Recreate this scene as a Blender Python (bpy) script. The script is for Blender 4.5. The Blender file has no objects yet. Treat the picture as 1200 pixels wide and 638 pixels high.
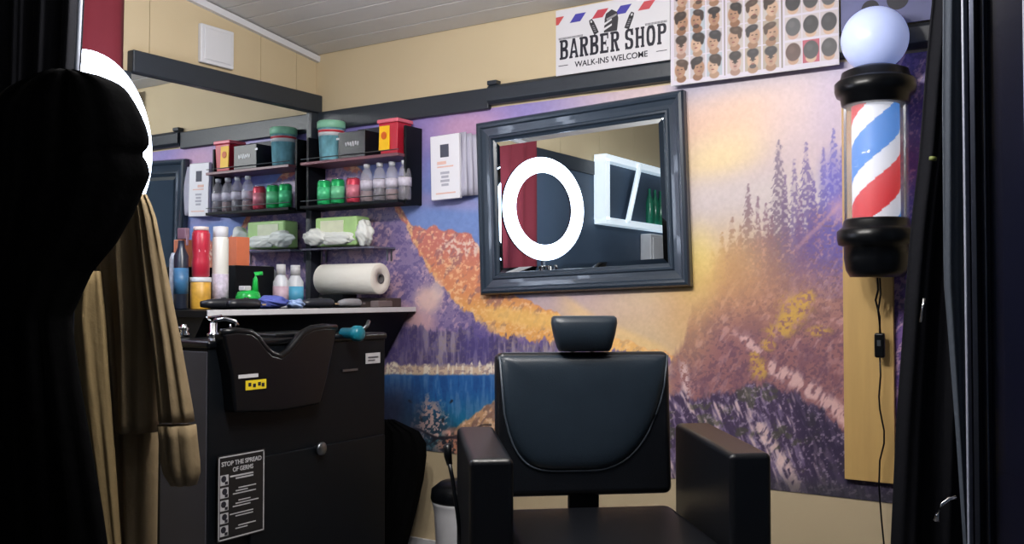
import bpy, bmesh, math, random
import numpy as np
from mathutils import Vector, Matrix
random.seed(4)
PI = math.pi
SC = bpy.context.scene
COL = SC.collection

# ------------------------------------------------------------ camera, world, lights, exposure
FOC = 1115.0; YAW = math.radians(33.1); PIT = math.radians(1.43)
CAM = np.array([3.451, -3.48, 1.25])
_cy, _sy, _cp, _sp = math.cos(YAW), math.sin(YAW), math.cos(PIT), math.sin(PIT)
FW = np.array([-_sy*_cp, _cy*_cp, _sp]); RT = np.array([_cy, _sy, 0.0]); UP = np.cross(RT, FW)
cam_d = bpy.data.cameras.new('camera'); cam = bpy.data.objects.new('camera', cam_d); COL.objects.link(cam)
cam.location = CAM; cam.rotation_euler = (PI/2+PIT, 0, YAW)
cam_d.sensor_width = 36; cam_d.lens = FOC/1200*36; cam_d.clip_start = .02
SC.camera = cam
SC.view_settings.view_transform = 'Standard'; SC.view_settings.look = 'None'
SC.view_settings.exposure = -0.1; SC.view_settings.gamma = 1; SC.view_settings.use_curve_mapping = False
w = bpy.data.worlds.new('world'); SC.world = w; w.use_nodes = True
w.node_tree.nodes['Background'].inputs[0].default_value = (.6, .7, 1, 1)
w.node_tree.nodes['Background'].inputs[1].default_value = .05

def area(name, loc, rot, sx, sy, power, col):
    l = bpy.data.lights.new(name, 'AREA'); l.shape = 'RECTANGLE'; l.size = sx; l.size_y = sy
    l.energy = power; l.color = col
    o = bpy.data.objects.new(name, l); COL.objects.link(o); o.location = loc; o.rotation_euler = rot
    return o
CEIL_SLOPE = math.atan(.14)
for _x in (1.62, 2.0, 2.38):  # unseen overhead lights, added to brighten the ceiling and walls
    _l = bpy.data.lights.new('overhead_fill', 'POINT'); _l.energy = 43; _l.color = (1, .965, .935); _l.shadow_soft_size = .07
    _o = bpy.data.objects.new('overhead_fill', _l); COL.objects.link(_o); _o.location = (_x, -1.75, 2.33)
area('ring_light_glow', (.55, -1.49, 1.77), (PI/2, 0, PI/2+math.radians(19.7)), .5, .5, 9, (.72, .83, 1))

def ray(x, y): return FW + (x-600)/FOC*RT - (y-319)/FOC*UP
def onx(x, y, X=0.): d = ray(x, y); t = (X-CAM[0])/d[0]; return Vector(CAM+t*d)
def ony(x, y, Y=0.): d = ray(x, y); t = (Y-CAM[1])/d[1]; return Vector(CAM+t*d)
def dep(x, y, D): return Vector(CAM+ray(x, y)*D)

# ------------------------------------------------------------ materials
def lin(c):
    c = [v/255 for v in c]
    return tuple((v/12.92 if v <= .04045 else ((v+.055)/1.055)**2.4) for v in c)
MATS = {}
def mat(name, col, rough=.5, metal=0., emit=None, es=0., bump=0., bscale=40, var=0., vscale=6, coat=0., alpha=1., trans=0., sheen=0., spec=.5, stretch=None):
    if name in MATS: return MATS[name]
    m = bpy.data.materials.new(name); m.use_nodes = True; nt = m.node_tree; b = nt.nodes['Principled BSDF']
    c = lin(col)+(1,)
    b.inputs['Base Color'].default_value = c; b.inputs['Roughness'].default_value = rough
    b.inputs['Metallic'].default_value = metal; b.inputs['Coat Weight'].default_value = coat
    b.inputs['Transmission Weight'].default_value = trans; b.inputs['Alpha'].default_value = alpha
    b.inputs['Sheen Weight'].default_value = sheen; b.inputs['Specular IOR Level'].default_value = spec
    if emit: b.inputs['Emission Color'].default_value = lin(emit)+(1,); b.inputs['Emission Strength'].default_value = es
    if bump or var:
        tc = nt.nodes.new('ShaderNodeTexCoord'); mp = nt.nodes.new('ShaderNodeMapping')
        nt.links.new(tc.outputs['Object'], mp.inputs[0])
        if stretch: mp.inputs['Scale'].default_value = stretch
    if var:
        n = nt.nodes.new('ShaderNodeTexNoise'); n.inputs['Scale'].default_value = vscale; n.inputs['Detail'].default_value = 5
        mx = nt.nodes.new('ShaderNodeMix'); mx.data_type = 'RGBA'
        mx.inputs[6].default_value = tuple(v*(1-var) for v in c[:3])+(1,); mx.inputs[7].default_value = tuple(min(1, v*(1+var)) for v in c[:3])+(1,)
        nt.links.new(mp.outputs[0], n.inputs['Vector']); nt.links.new(n.outputs[0], mx.inputs[0]); nt.links.new(mx.outputs[2], b.inputs['Base Color'])
    if bump:
        n = nt.nodes.new('ShaderNodeTexNoise'); n.inputs['Scale'].default_value = bscale; n.inputs['Detail'].default_value = 4
        bp = nt.nodes.new('ShaderNodeBump'); bp.inputs['Strength'].default_value = bump; bp.inputs['Distance'].default_value = .01
        nt.links.new(mp.outputs[0], n.inputs['Vector']); nt.links.new(n.outputs[0], bp.inputs['Height']); nt.links.new(bp.outputs[0], b.inputs['Normal'])
    MATS[name] = m; return m
M_cream = mat('cream_wall_board', (196, 178, 145), .7, var=.06, vscale=3, bump=.05, bscale=200)
M_ceil = mat('white_ceiling_boards', (205, 202, 198), .55, var=.04)
M_white = mat('white_plastic', (208, 208, 212), .4)
M_black = mat('black_laminate', (9, 13, 18), .5, var=.15, vscale=20, spec=.18)
M_sideblk = mat('grey_black_panel', (58, 58, 66), .5, var=.15, vscale=8)
M_frame = mat('blue_black_painted_frame', (42, 54, 68), .3, coat=.3)
M_rail = mat('black_painted_rail', (40, 46, 54), .42, var=.1, bump=.1, bscale=60)
M_leather = mat('black_leather', (34, 45, 56), .36, bump=.12, bscale=350, var=.15, vscale=15)
M_leather2 = mat('black_leather_arm', (14, 16, 21), .32, bump=.1, bscale=350, var=.1, vscale=15)
M_chrome = mat('chrome', (210, 212, 215), .12, 1)
M_steel = mat('grey_steel', (120, 125, 130), .35, 1)
M_mirror = mat('mirror_glass', (225, 232, 236), .0, 1)
M_cloth = mat('black_cloth', (5, 5, 6), .95, spec=.05, bump=.25, bscale=30)
M_curt = mat('black_curtain_fabric', (15, 16, 22), .85, spec=.15, bump=.1, bscale=80)
M_curt2 = mat('charcoal_curtain_fabric', (66, 74, 86), .75, bump=.1, bscale=80)
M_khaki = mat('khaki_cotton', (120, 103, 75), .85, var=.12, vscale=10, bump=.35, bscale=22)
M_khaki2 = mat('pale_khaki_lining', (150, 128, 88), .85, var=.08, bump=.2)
M_red = mat('red_cloth', (112, 28, 42), .85, var=.1, bump=.2, bscale=15)
M_floor = mat('grey_floor_vinyl', (84, 84, 88), .5, var=.2, vscale=4)
M_wood = mat('pale_yellow_pine', (196, 160, 98), .55, var=.16, vscale=5, stretch=(6, 6, .6))
M_navy = mat('dark_navy_wall_board', (62, 78, 98), .6, var=.1)
M_blackplastic = mat('glossy_black_plastic', (8, 10, 14), .28, coat=.0, spec=.3)
M_ring = mat('ring_led_diffuser', (255, 255, 255), .4, emit=(214, 228, 255), es=9)
M_tubeglow = mat('white_led_tube', (255, 255, 255), .4, emit=(215, 232, 245), es=.75)

# ------------------------------------------------------------ mesh helpers
def smooth_bm(bm): 
    for f in bm.faces: f.smooth = True
def obj(name, bm, m, parent=None, smooth=False, bevel=0., seg=2, sub=0, mats=None):
    bmesh.ops.recalc_face_normals(bm, faces=bm.faces[:])
    me = bpy.data.meshes.new(name); bm.to_mesh(me); bm.free()
    o = bpy.data.objects.new(name, me); COL.objects.link(o)
    for q in ([m] if mats is None else mats): me.materials.append(q)
    if smooth: me.polygons.foreach_set('use_smooth', [True]*len(me.polygons))
    if bevel:
        md = o.modifiers.new('bevel', 'BEVEL'); md.width = bevel; md.segments = seg; md.limit_method = 'ANGLE'; md.angle_limit = .6
        if smooth or True: me.polygons.foreach_set('use_smooth', [True]*len(me.polygons)); md.harden_normals = True
    if sub: md = o.modifiers.new('sub', 'SUBSURF'); md.levels = sub; md.render_levels = sub
    if parent: o.parent = parent
    return o
def empty(name, loc=(0, 0, 0), rz=0.): 
    o = bpy.data.objects.new(name, None); COL.objects.link(o); o.location = loc; o.rotation_euler = (0, 0, rz); o.empty_display_size = .05
    return o
def tag(o, label, cat, group=None, kind=None):
    if label: o['label'] = label
    if cat: o['category'] = cat
    if group: o['group'] = group
    if kind: o['kind'] = kind
    return o
def struct(o): o['kind'] = 'structure'; return o
def copy_tree(o, parent=None):
    c = o.copy(); COL.objects.link(c); c.parent = parent
    for ch in list(o.children): copy_tree(ch, c)
    return c
def box(bm, c, s, R=None):
    vs = []
    for dx in (-.5, .5):
        for dy in (-.5, .5):
            for dz in (-.5, .5):
                v = Vector((dx*s[0], dy*s[1], dz*s[2]))
                if R is not None: v = R @ v
                vs.append(bm.verts.new(v+Vector(c)))
    for f in ((0, 1, 3, 2), (4, 6, 7, 5), (0, 4, 5, 1), (2, 3, 7, 6), (0, 2, 6, 4), (1, 5, 7, 3)): bm.faces.new([vs[i] for i in f])
def B(c, s, R=None): bm = bmesh.new(); box(bm, c, s, R); return bm
def lathe(bm, prof, loc=(0, 0, 0), n=32, axis='Z', ang=2*PI):
    rings = []
    for r, z in prof:
        ring = []
        for i in range(n):
            a = ang*i/n; p = (max(r, 1e-4)*math.cos(a), max(r, 1e-4)*math.sin(a), z)
            if axis == 'X': p = (p[2], p[0], p[1])
            if axis == 'Y': p = (p[0], p[2], p[1])
            ring.append(bm.verts.new(Vector(p)+Vector(loc)))
        rings.append(ring)
    for a, b in zip(rings, rings[1:]):
        for i in range(n): bm.faces.new((a[i], a[(i+1) % n], b[(i+1) % n], b[i]))
    bm.faces.new(rings[0][::-1]); bm.faces.new(rings[-1])
def Lt(prof, loc=(0, 0, 0), n=32, axis='Z'): bm = bmesh.new(); lathe(bm, prof, loc, n, axis); return bm
def tube(bm, pts, r, n=8, closed=False):
    pts = [Vector(p) for p in pts]; rings = []; N = len(pts)
    for i, p in enumerate(pts):
        a = pts[(i-1) % N] if (closed or i > 0) else p; b = pts[(i+1) % N] if (closed or i < N-1) else p
        t = (b-a).normalized(); ref = Vector((0, 0, 1)) if abs(t.z) < .9 else Vector((1, 0, 0))
        u = t.cross(ref).normalized(); v = t.cross(u)
        rr = r[i] if isinstance(r, (list, tuple)) else r
        rings.append([bm.verts.new(p+u*rr*math.cos(2*PI*k/n)+v*rr*math.sin(2*PI*k/n)) for k in range(n)])
    prs = list(zip(rings, rings[1:]))+([(rings[-1], rings[0])] if closed else [])
    for a, b in prs:
        for k in range(n): bm.faces.new((a[k], a[(k+1) % n], b[(k+1) % n], b[k]))
    if not closed: bm.faces.new(rings[0][::-1]); bm.faces.new(rings[-1])
def T(pts, r, n=8, closed=False): bm = bmesh.new(); tube(bm, pts, r, n, closed); return bm
def prism(bm, poly, d, origin=(0, 0, 0)):
    """poly: list of 3D points (planar); d: extrusion vector"""
    a = [bm.verts.new(Vector(p)) for p in poly]; b = [bm.verts.new(Vector(p)+Vector(d)) for p in poly]
    bm.faces.new(a); bm.faces.new(b[::-1]); n = len(a)
    for i in range(n): bm.faces.new((a[i], b[i], b[(i+1) % n], a[(i+1) % n]))
def Pm(poly, d): bm = bmesh.new(); prism(bm, poly, d); return bm
def text(name, s, size, loc, rot, m, parent, width=None, bold=0., sx=1., ext=.0006, align='CENTER'):
    cu = bpy.data.curves.new(name, 'FONT'); cu.body = s; cu.size = size; cu.offset = bold; cu.extrude = ext; cu.align_x = align; cu.align_y = 'CENTER'
    t = bpy.data.objects.new(name+'_src', cu); COL.objects.link(t)
    dg = bpy.context.evaluated_depsgraph_get(); dg.update(); me = bpy.data.meshes.new_from_object(t.evaluated_get(dg))
    xs = [v.co.x for v in me.vertices]; W = max(xs)-min(xs)
    k = (width/W) if width else sx
    for v in me.vertices: v.co.x *= k
    bpy.data.objects.remove(t); bpy.data.curves.remove(cu)
    me.materials.clear(); me.materials.append(m)
    o = bpy.data.objects.new(name, me); COL.objects.link(o); o.location = loc; o.rotation_euler = rot; o.parent = parent
    return o
def loft_rows(rows, D, thick, folds=3, amp=.012, seed=0, n=40, step=14):
    """garment: rows (y, xl, xr) traced outline at distance D from the camera; a closed tube with folds, in the round"""
    ys = [r[0] for r in rows]; Y = np.arange(ys[0], ys[-1]+.1, step)
    L = np.interp(Y, ys, [r[1] for r in rows]); R_ = np.interp(Y, ys, [r[2] for r in rows])
    bm = bmesh.new(); rings = []; rs = random.Random(seed); ph = [rs.uniform(0, 6) for _ in range(4)]
    nrm = Vector((FW[0], FW[1], 0)).normalized()
    for y, l, r in zip(Y, L, R_):
        A = dep(l, y, D); Bp = dep(r, y, D); c = (A+Bp)/2; h = (Bp-A)/2; ring = []
        tk = min(thick, h.length*.9)
        for i in range(n):
            a = 2*PI*i/n; s = math.cos(a); q = math.sin(a)
            f = 0 if abs(s) > .985 else amp*(math.sin(folds*s*PI+ph[0]+y*.006)+.5*math.sin(folds*2.3*s*PI+ph[1]-y*.012))*(1-abs(s))**.4
            ring.append(bm.verts.new(c+h*s-nrm*(tk*q*(1 if q > 0 else .5)+f)))
        rings.append(ring)
    for a, b in zip(rings, rings[1:]):
        for i in range(n): bm.faces.new((a[i], a[(i+1) % n], b[(i+1) % n], b[i]))
    bm.faces.new(rings[0][::-1]); bm.faces.new(rings[-1])
    return bm

# ------------------------------------------------------------ painting on a dense mesh (posters, the mural's printed picture)
def s2l(a): a = np.clip(a, 0, 255)/255; return np.where(a <= .04045, a/12.92, ((a+.055)/1.055)**2.4)
def vnoise(x, y, sc, seed):
    rs = np.random.RandomState(seed); g = rs.rand(256, 256)
    X = np.asarray(x)/sc; Y = np.asarray(y)/sc; xi = np.floor(X).astype(int); yi = np.floor(Y).astype(int); fx = X-xi; fy = Y-yi
    fx = fx*fx*(3-2*fx); fy = fy*fy*(3-2*fy); G = lambda a, b: g[a % 256, b % 256]
    return (G(xi, yi)*(1-fx)+G(xi+1, yi)*fx)*(1-fy)+(G(xi, yi+1)*(1-fx)+G(xi+1, yi+1)*fx)*fy
def fbm(x, y, sc, seed, o=4): 
    s = 0; a = .5; t = 0
    for i in range(o): s = s+a*vnoise(x, y, sc/2**i, seed+i); t += a; a *= .6
    return s/t
def sst(a, b, v): t = np.clip((v-a)/(b-a), 0, 1); return t*t*(3-2*t)
class Paint:
    def __init__(s, u, v): s.u = u; s.v = v; s.c = np.zeros(u.shape+(3,))
    def fill(s, col, m=1.): 
        m = np.asarray(m)[..., None] if np.ndim(m) else m
        s.c = s.c*(1-m)+np.array(col, float)*m
    def blob(s, col, x, y, rx, ry, a=1., rot=0., soft=1.):
        c, q = math.cos(rot), math.sin(rot); dx = s.u-x; dy = s.v-y
        d = np.sqrt(((dx*c+dy*q)/rx)**2+((-dx*q+dy*c)/ry)**2); s.fill(col, a*(1-sst(1-soft*.5, 1+soft*.5, d)))
    def below(s, pts, soft=2., n=0., nsc=20, seed=0):
        y = np.interp(s.u, [p[0] for p in pts], [p[1] for p in pts]); nn = (fbm(s.u, s.v*.3, nsc, seed)-.5)*n if n else 0
        return sst(-soft, soft, s.v-y-nn)
    def poly(s, pts):
        ins = np.zeros(s.u.shape, bool); n = len(pts)
        for i in range(n):
            x1, y1 = pts[i]; x2, y2 = pts[(i+1) % n]
            if y1 == y2: continue
            c = ((y1 > s.v) != (y2 > s.v)) & (s.u < (x2-x1)*(s.v-y1)/(y2-y1)+x1); ins ^= c
        return ins.astype(float)
def painted(name, O, U, V, nu, nv, col, rough=.5, parent=None, gain=1., spec=.4):
    """flat sheet O + U*s + V*t with nu x nv colours col[nv, nu, 3]"""
    s, t = np.meshgrid(np.linspace(0, 1, nu), np.linspace(0, 1, nv))
    P = np.array(O)+s[..., None]*np.array(U)+t[..., None]*np.array(V)
    me = bpy.data.meshes.new(name); me.vertices.add(nu*nv); me.vertices.foreach_set('co', P.reshape(-1))
    i = np.arange((nu-1)*(nv-1)); r, c = i//(nu-1), i % (nu-1); a = r*nu+c
    q = np.stack([a, a+1, a+1+nu, a+nu], 1).astype(np.int32)
    me.loops.add(q.size); me.loops.foreach_set('vertex_index', q.reshape(-1)); me.polygons.add(len(q))
    me.polygons.foreach_set('loop_start', np.arange(0, q.size, 4)); me.update(calc_edges=True)
    at = me.color_attributes.new('print', 'FLOAT_COLOR', 'POINT'); C4 = np.ones((nu*nv, 4)); C4[:, :3] = s2l(col.reshape(-1, 3))*gain
    at.data.foreach_set('color', C4.reshape(-1))
    m = bpy.data.materials.new(name+'_print'); m.use_nodes = True; b = m.node_tree.nodes['Principled BSDF']
    vc = m.node_tree.nodes.new('ShaderNodeVertexColor'); vc.layer_name = 'print'; m.node_tree.links.new(vc.outputs[0], b.inputs['Base Color'])
    b.inputs['Roughness'].default_value = rough; b.inputs['Specular IOR Level'].default_value = spec
    me.materials.append(m); o = bpy.data.objects.new(name, me); COL.objects.link(o)
    if parent: o.parent = parent
    return o

# ============================================================ THE ROOM
RX, RY = 4.3, -5.2
bm = B((RX/2, RY/2, -.05), (RX+.3, -RY+.3, .1)); struct(obj('floor', bm, M_floor))
# back wall, left wall with paneling seams
struct(obj('wall_back', B((RX/2, .05, 1.35), (RX+.2, .1, 2.9)), M_cream))
bm = bmesh.new(); ys = [0, -.14, -.37, -.98, -1.25, -1.9, -2.5, -3.1, -3.7, -4.4, RY]
for a, b in zip(ys, ys[1:]): box(bm, (-.05, (a+b)/2, 1.55), (.1, abs(a-b)-.004, 3.1))
box(bm, (-.056, RY/2, 1.55), (.1, -RY, 3.1))
struct(obj('wall_left', bm, M_cream))
struct(obj('wall_right', B((RX+.05, RY/2, 1.6), (.1, -RY, 3.2)), M_navy))
struct(obj('wall_front', B((RX/2, RY-.05, 1.6), (RX+.2, .1, 3.2)), M_navy))
# sloping tongue and groove ceiling
bm = bmesh.new(); nb = 44; wd = 5.3/nb
Rm = Matrix.Rotation(-CEIL_SLOPE, 3, 'X')
for i in range(nb):
    yc = -(i+.5)*wd; box(bm, (RX/2, yc*math.cos(CEIL_SLOPE), 2.459+.02-yc*math.sin(CEIL_SLOPE)), (RX+.2, wd-.007, .02), Rm)
yc = -2.65; box(bm, (RX/2, yc*math.cos(CEIL_SLOPE), 2.459+.04-yc*math.sin(CEIL_SLOPE)), (RX+.2, 5.3, .03), Rm)
struct(obj('ceiling', bm, M_ceil, bevel=.002, seg=1))
# left ceiling trim strip follows the slope
bm = B((.012, -2.6*math.cos(CEIL_SLOPE), 2.459+2.6*math.sin(CEIL_SLOPE)-.012), (.024, 5.2, .03), Rm); struct(obj('trim_1', bm, M_white))
struct(obj('baseboard_back', B((RX/2, -.008, .065), (RX, .016, .13)), M_white))
# black rail round the room at picture height
bm = B((.5, -.014, 2.125), (1.15, .028, .095)); struct(obj('trim_2', bm, M_rail, bevel=.006))
bm = bmesh.new()
y0 = -.022
prism(bm, [(1.075, 0, 2.095), (1.075, -.03, 2.095), (1.075, -.044, 2.11), (1.075, -.044, 2.165), (1.075, -.03, 2.18), (1.075, 0, 2.18)], (1.87, 0, 0))
box(bm, (1.10, -.02, 2.19), (.05, .04, .02))
struct(obj('trim_3', bm, M_rail, bevel=.004))

# ============================================================ MURAL
nu, nv = 1000, 530
W0, W1, Z0, Z1 = .0, 2.93, .535, 2.085
ss, tt = np.meshgrid(np.linspace(W0, W1, nu), np.linspace(Z0, Z1, nv))
dx, dy, dz = ss-CAM[0], 0-CAM[1], tt-CAM[2]
zc = dx*FW[0]+dy*FW[1]+dz*FW[2]; pu = 600+FOC*(dx*RT[0]+dy*RT[1])/zc; pv = 319-FOC*(dx*UP[0]+dy*UP[1]+dz*UP[2])/zc
P = Paint(pu, pv); u, v = pu, pv
n1 = fbm(u, v, 60, 1); n2 = fbm(u, v, 14, 7); n3 = fbm(u, v, 5, 11, 3); nvst = fbm(u*1., v*.22, 5, 21, 4); nd = fbm(u+v*.4, v*.3, 9, 31, 4)
# sky
nf = fbm(u, v, 3.4, 91, 3); nf2 = fbm(u+v*.5, v*.5-u*.1, 6, 95, 3); nj = fbm(u, v*.15, 4.5, 97, 3)
P.fill((126, 116, 186)); P.fill((104, 136, 200), sst(150, 225, v)*.95*(1-sst(560, 700, u)))
P.blob((204, 150, 176), 545, 150, 46, 22, .75, rot=-.2, soft=1.7); P.blob((196, 150, 186), 520, 236, 60, 8, .4, rot=.1, soft=1.7); P.blob((150, 132, 205), 480, 170, 30, 60, .6, soft=1.7)
P.fill((196, 174, 176), sst(580, 760, u))
P.fill((156, 152, 176), sst(770, 800, u)*(1-sst(100, 142, v+(u-800)*.16)))
P.blob((218, 174, 144), 862, 142, 86, 32, .9, rot=-.28, soft=1.7); P.blob((226, 200, 150), 842, 186, 52, 26, .95, rot=-.35, soft=1.7)
P.fill((204, 192, 190), sst(190, 232, v+(u-830)*.1)*sst(700, 800, u)*.85)
P.blob((196, 172, 182), 950, 128, 44, 60, .6, soft=1.7); P.blob((160, 146, 190), 985, 120, 30, 60, .5, soft=1.7)
P.fill((208, 176, 168), sst(300, 360, v)*sst(560, 640, u)*.85*(1-sst(800, 830, u)))
P.fill((222, 190, 140), sst(335, 385, v)*sst(640, 760, u)*.75*(1-sst(800, 830, u))); P.blob((236, 208, 150), 800, 330, 70, 22, .7, rot=-.2, soft=1.7)
# mountains on the left
rj = (nf-.5)*10
m = P.below([(380, 165), (430, 205), (465, 238), (482, 264), (500, 268), (530, 268), (552, 276), (575, 305), (600, 345), (650, 366), (700, 388), (760, 410), (800, 420)], 1.5, 12, 10)*(1-sst(790, 830, u))
P.fill((206, 112, 96), m); P.fill((226, 138, 92), m*sst(280, 330, v+(u-500)*-.1)); P.fill((242, 172, 84), m*sst(330, 372, v)*.9)
P.fill((150, 96, 100), m*sst(.54, .66, nf2)*.6); P.fill((250, 206, 150), m*sst(.56, .68, nf)*.65)
P.fill((232, 206, 190), m*(1-sst(2, 14, np.abs(v-288-5*np.sin(u*.6))))*sst(505, 530, u)*(1-sst(556, 572, u))*.9*sst(.42, .55, nf))
P.fill((250, 196, 104), m*(1-sst(4, 14, np.abs(v-374-(u-620)*.12+8*(nj-.5))))*sst(545, 590, u)*.85)
P.fill((252, 208, 128), P.below([(640, 330), (700, 372), (760, 398), (800, 415)], 6)*sst(640, 680, u)*(1-sst(770, 800, u))*.55)
m = P.below([(380, 180), (440, 215), (468, 250), (486, 285), (504, 318), (530, 350), (575, 388), (650, 404), (720, 414), (790, 426)], 2, 26, 9)*(1-sst(780, 800, u))
P.fill((136, 116, 160), m); P.fill((206, 166, 182), m*sst(.48, .62, nf2)*.75*(1-sst(390, 415, v))); P.fill((84, 70, 128), m*sst(.5, .62, nf)*.75); P.fill((78, 62, 132), m*sst(370, 410, v)*.5)
e = np.interp(u, [440, 468, 486, 504, 530, 575, 640], [212, 250, 285, 318, 350, 388, 400]); P.fill((244, 190, 120), (1-sst(1, 7, np.abs(v-e+4+rj)))*sst(455, 470, u)*(1-sst(600, 640, u))*.7*sst(.4, .5, nf2))
P.blob((236, 196, 182), 502, 352, 15, 16, .9, soft=1.1); P.blob((222, 170, 170), 484, 372, 24, 11, .75, soft=1.3, rot=.5); P.blob((240, 210, 196), 513, 340, 7, 12, .6); P.blob((214, 168, 172), 498, 378, 14, 12, .6)
m2 = P.below([(380, 366), (500, 384), (580, 394), (640, 402), (700, 412), (800, 426)], 3, 30, 5)*(1-sst(770, 800, u))
P.fill((104, 92, 132), m2*.85); P.fill((62, 52, 98), m2*sst(.48, .58, nj)*.8); P.fill((176, 160, 170), m2*sst(.56, .66, 1-nj)*.65); P.fill((150, 130, 110), m2*sst(.56, .64, nf)*.4)
P.fill((72, 60, 122), m2*(1-sst(470, 520, u))*.5); P.blob((76, 66, 140), 560, 405, 18, 22, .5)
sh = sst(426, 430, v+(nj-.5)*12)*(1-sst(780, 800, u)); P.fill((222, 194, 164), sh); P.fill((252, 240, 222), sh*sst(.5, .6, nj)*.85); P.fill((128, 98, 110), sh*sst(.56, .64, nf)*.55)
lk = sst(438, 441, v+(nj-.5)*3)*(1-sst(790, 800, u)); P.fill((30, 92, 164), lk); P.fill((18, 118, 154), lk*sst(455, 500, v)*.8); P.fill((96, 138, 190), lk*sst(.54, .66, nj)*.5); P.fill((20, 64, 130), lk*sst(.54, .66, 1-nj)*.5)
m = P.below([(440, 560), (500, 530), (520, 508), (540, 496), (560, 484), (585, 466), (700, 445), (800, 440)], 2, 8, 6)*(1-sst(790, 800, u)); P.fill((212, 162, 118), m); P.fill((244, 214, 180), m*sst(.5, .6, nf)*.6); P.fill((112, 80, 80), m*sst(.55, .64, nf2)*.6)
P.fill((30, 56, 74), (1-sst(14, 42, np.hypot(u-504, (v-514)*.9)))*.85)
P.fill((206, 170, 160), (1-sst(8, 30, np.hypot((u-506+(nf2-.5)*30)*1.2, (v-494+(nj-.5)*20)*.75)))*sst(.5, .56, nf)); P.fill((196, 128, 100), (1-sst(6, 22, np.hypot(u-530, v-520)))*sst(.42, .52, nf)); P.fill((240, 180, 160), (1-sst(2, 12, np.hypot(u-527, v-510)))*sst(.4, .5, nf2))
P.fill((44, 100, 112), (1-sst(4, 22, np.hypot(u-512, v-520)))*sst(.52, .6, nf2)*.8)
P.fill((22, 26, 38), sst(490, 530, v)*(1-sst(560, 600, u))*sst(.5, .56, 1-nf)*.8)
for (x0, y0, x1, y1) in ((470, 505, 560, 515), (480, 470, 520, 530), (530, 470, 500, 535), (505, 520, 575, 500), (456, 490, 500, 535)):
    L2 = (x1-x0)**2+(y1-y0)**2; t_ = np.clip(((u-x0)*(x1-x0)+(v-y0)*(y1-y0))/L2, 0, 1); P.fill((26, 24, 34), (1-sst(.8, 2.2, np.hypot(u-x0-t_*(x1-x0), v-y0-t_*(y1-y0)+4*np.sin(t_*9))))*.8)
P.fill((24, 24, 44), sst(425, 480, v)*(1-sst(460, 520, u))*.9)
# right forest slope
ridge = [(780, 425), (800, 400), (812, 360), (830, 325), (850, 298), (880, 282), (910, 276), (940, 268), (965, 250), (985, 228), (1010, 190), (1060, 130), (1090, 110)]
m = P.below(ridge, 10, 50, 8, 3)*sst(775, 800, u)
P.fill((168, 122, 122), m); P.fill((146, 108, 150), m*sst(900, 985, u)*(1-sst(290, 350, v))*.8); P.fill((150, 98, 100), m*sst(330, 420, v)*.85)
P.fill((92, 62, 82), m*sst(.5, .62, nf)*.65); P.fill((214, 168, 166), m*sst(.54, .66, nf2)*.55*(1-sst(400, 420, v)*.5)); P.fill((108, 72, 92), m*sst(.5, .66, n2)*.45)
P.fill((112, 82, 172), sst(1005, 1040, u)*.8); P.fill((222, 180, 204), sst(1005, 1040, u)*sst(.5, .58, nf2)*.75); P.fill((60, 50, 110), sst(1005, 1040, u)*sst(.54, .62, nf)*.6)
def tree(x, tip, base, hw, col, a, sd):
    t = (v-tip)/(base-tip); per = 8+sd % 3; saw = ((v+1.5*np.sin(u*.9+sd)+(np.abs(u-x))*-.5) % per)/per
    lay = .35+.65*saw; nn = vnoise(u+sd*31, v, 2.6, sd+50); w_ = hw*np.clip(t, 0, 1)**.75*lay*(.7+.6*vnoise(v, u*0, 6, sd))+.9
    mm = sst(-.8, .8, w_-np.abs(u-x-(nn-.5)*2.4))*(t > 0)*(t < 1); P.fill(col, mm*a*(.25+.75*sst(.32, .5, nn))*(1-sst(.6, 1, t)*.85))
for k_, (x, tip, hw, col) in enumerate([(913, 164, 22, (104, 84, 110)), (945, 166, 21, (98, 78, 138)), (931, 186, 13, (112, 92, 138)), (977, 150, 20, (84, 76, 166)), (965, 172, 14, (96, 82, 158)), (877, 215, 15, (122, 94, 108)),
        (858, 254, 12, (142, 108, 106)), (898, 238, 12, (120, 88, 110)), (846, 272, 11, (166, 128, 108)), (888, 230, 9, (124, 94, 112)), (920, 205, 12, (108, 84, 122)), (953, 200, 12, (98, 78, 146)), (868, 262, 10, (140, 106, 110)), (905, 252, 12, (118, 86, 110)),
        (987, 170, 14, (88, 76, 160)), (938, 230, 14, (110, 82, 128)), (835, 292, 9, (176, 138, 110)), (1045, 80, 22, (92, 78, 158)), (1068, 60, 22, (86, 74, 150)), (1082, 100, 20, (96, 80, 160))]):
    tree(x, tip, 350 if x < 1000 else 260, hw, col, .85, k_+1)
P.blob((88, 82, 194), 978, 212, 16, 30, .55, soft=1.6); P.blob((214, 164, 190), 984, 245, 12, 14, .5, soft=1.5)
P.fill((206, 154, 156), (1-sst(1, 6, np.abs(v-240-(985-u)*1.0+rj*.5)))*sst(925, 940, u)*(1-sst(980, 990, u))*.45)
P.blob((228, 182, 104), 842, 312, 56, 40, .62, rot=-.35, soft=1.8); P.blob((238, 214, 120), 818, 316, 20, 40, .8, soft=1.7); P.blob((212, 150, 92), 880, 345, 90, 36, .4, soft=1.8); P.blob((214, 166, 104), 806, 376, 26, 46, .5, soft=1.7)
for x, y, rx, ry in ((932, 362, 17, 16), (914, 388, 15, 8), (890, 434, 9, 10), (946, 350, 9, 8), (960, 388, 12, 6), (900, 404, 8, 6), (884, 418, 5, 7), (922, 376, 12, 10)):
    d = np.hypot((u-x)/rx, (v-y)/ry); P.fill((212, 166, 72), (1-sst(.5, 1.6, d+(nf2-.5)*.9))*sst(.36, .54, nf)*.85)
pa = np.interp(u, [862, 880, 905, 940, 970, 1000], [393, 404, 432, 450, 472, 498])+rj; wdt = np.interp(u, [862, 900, 1000], [4, 10, 13])
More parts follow.
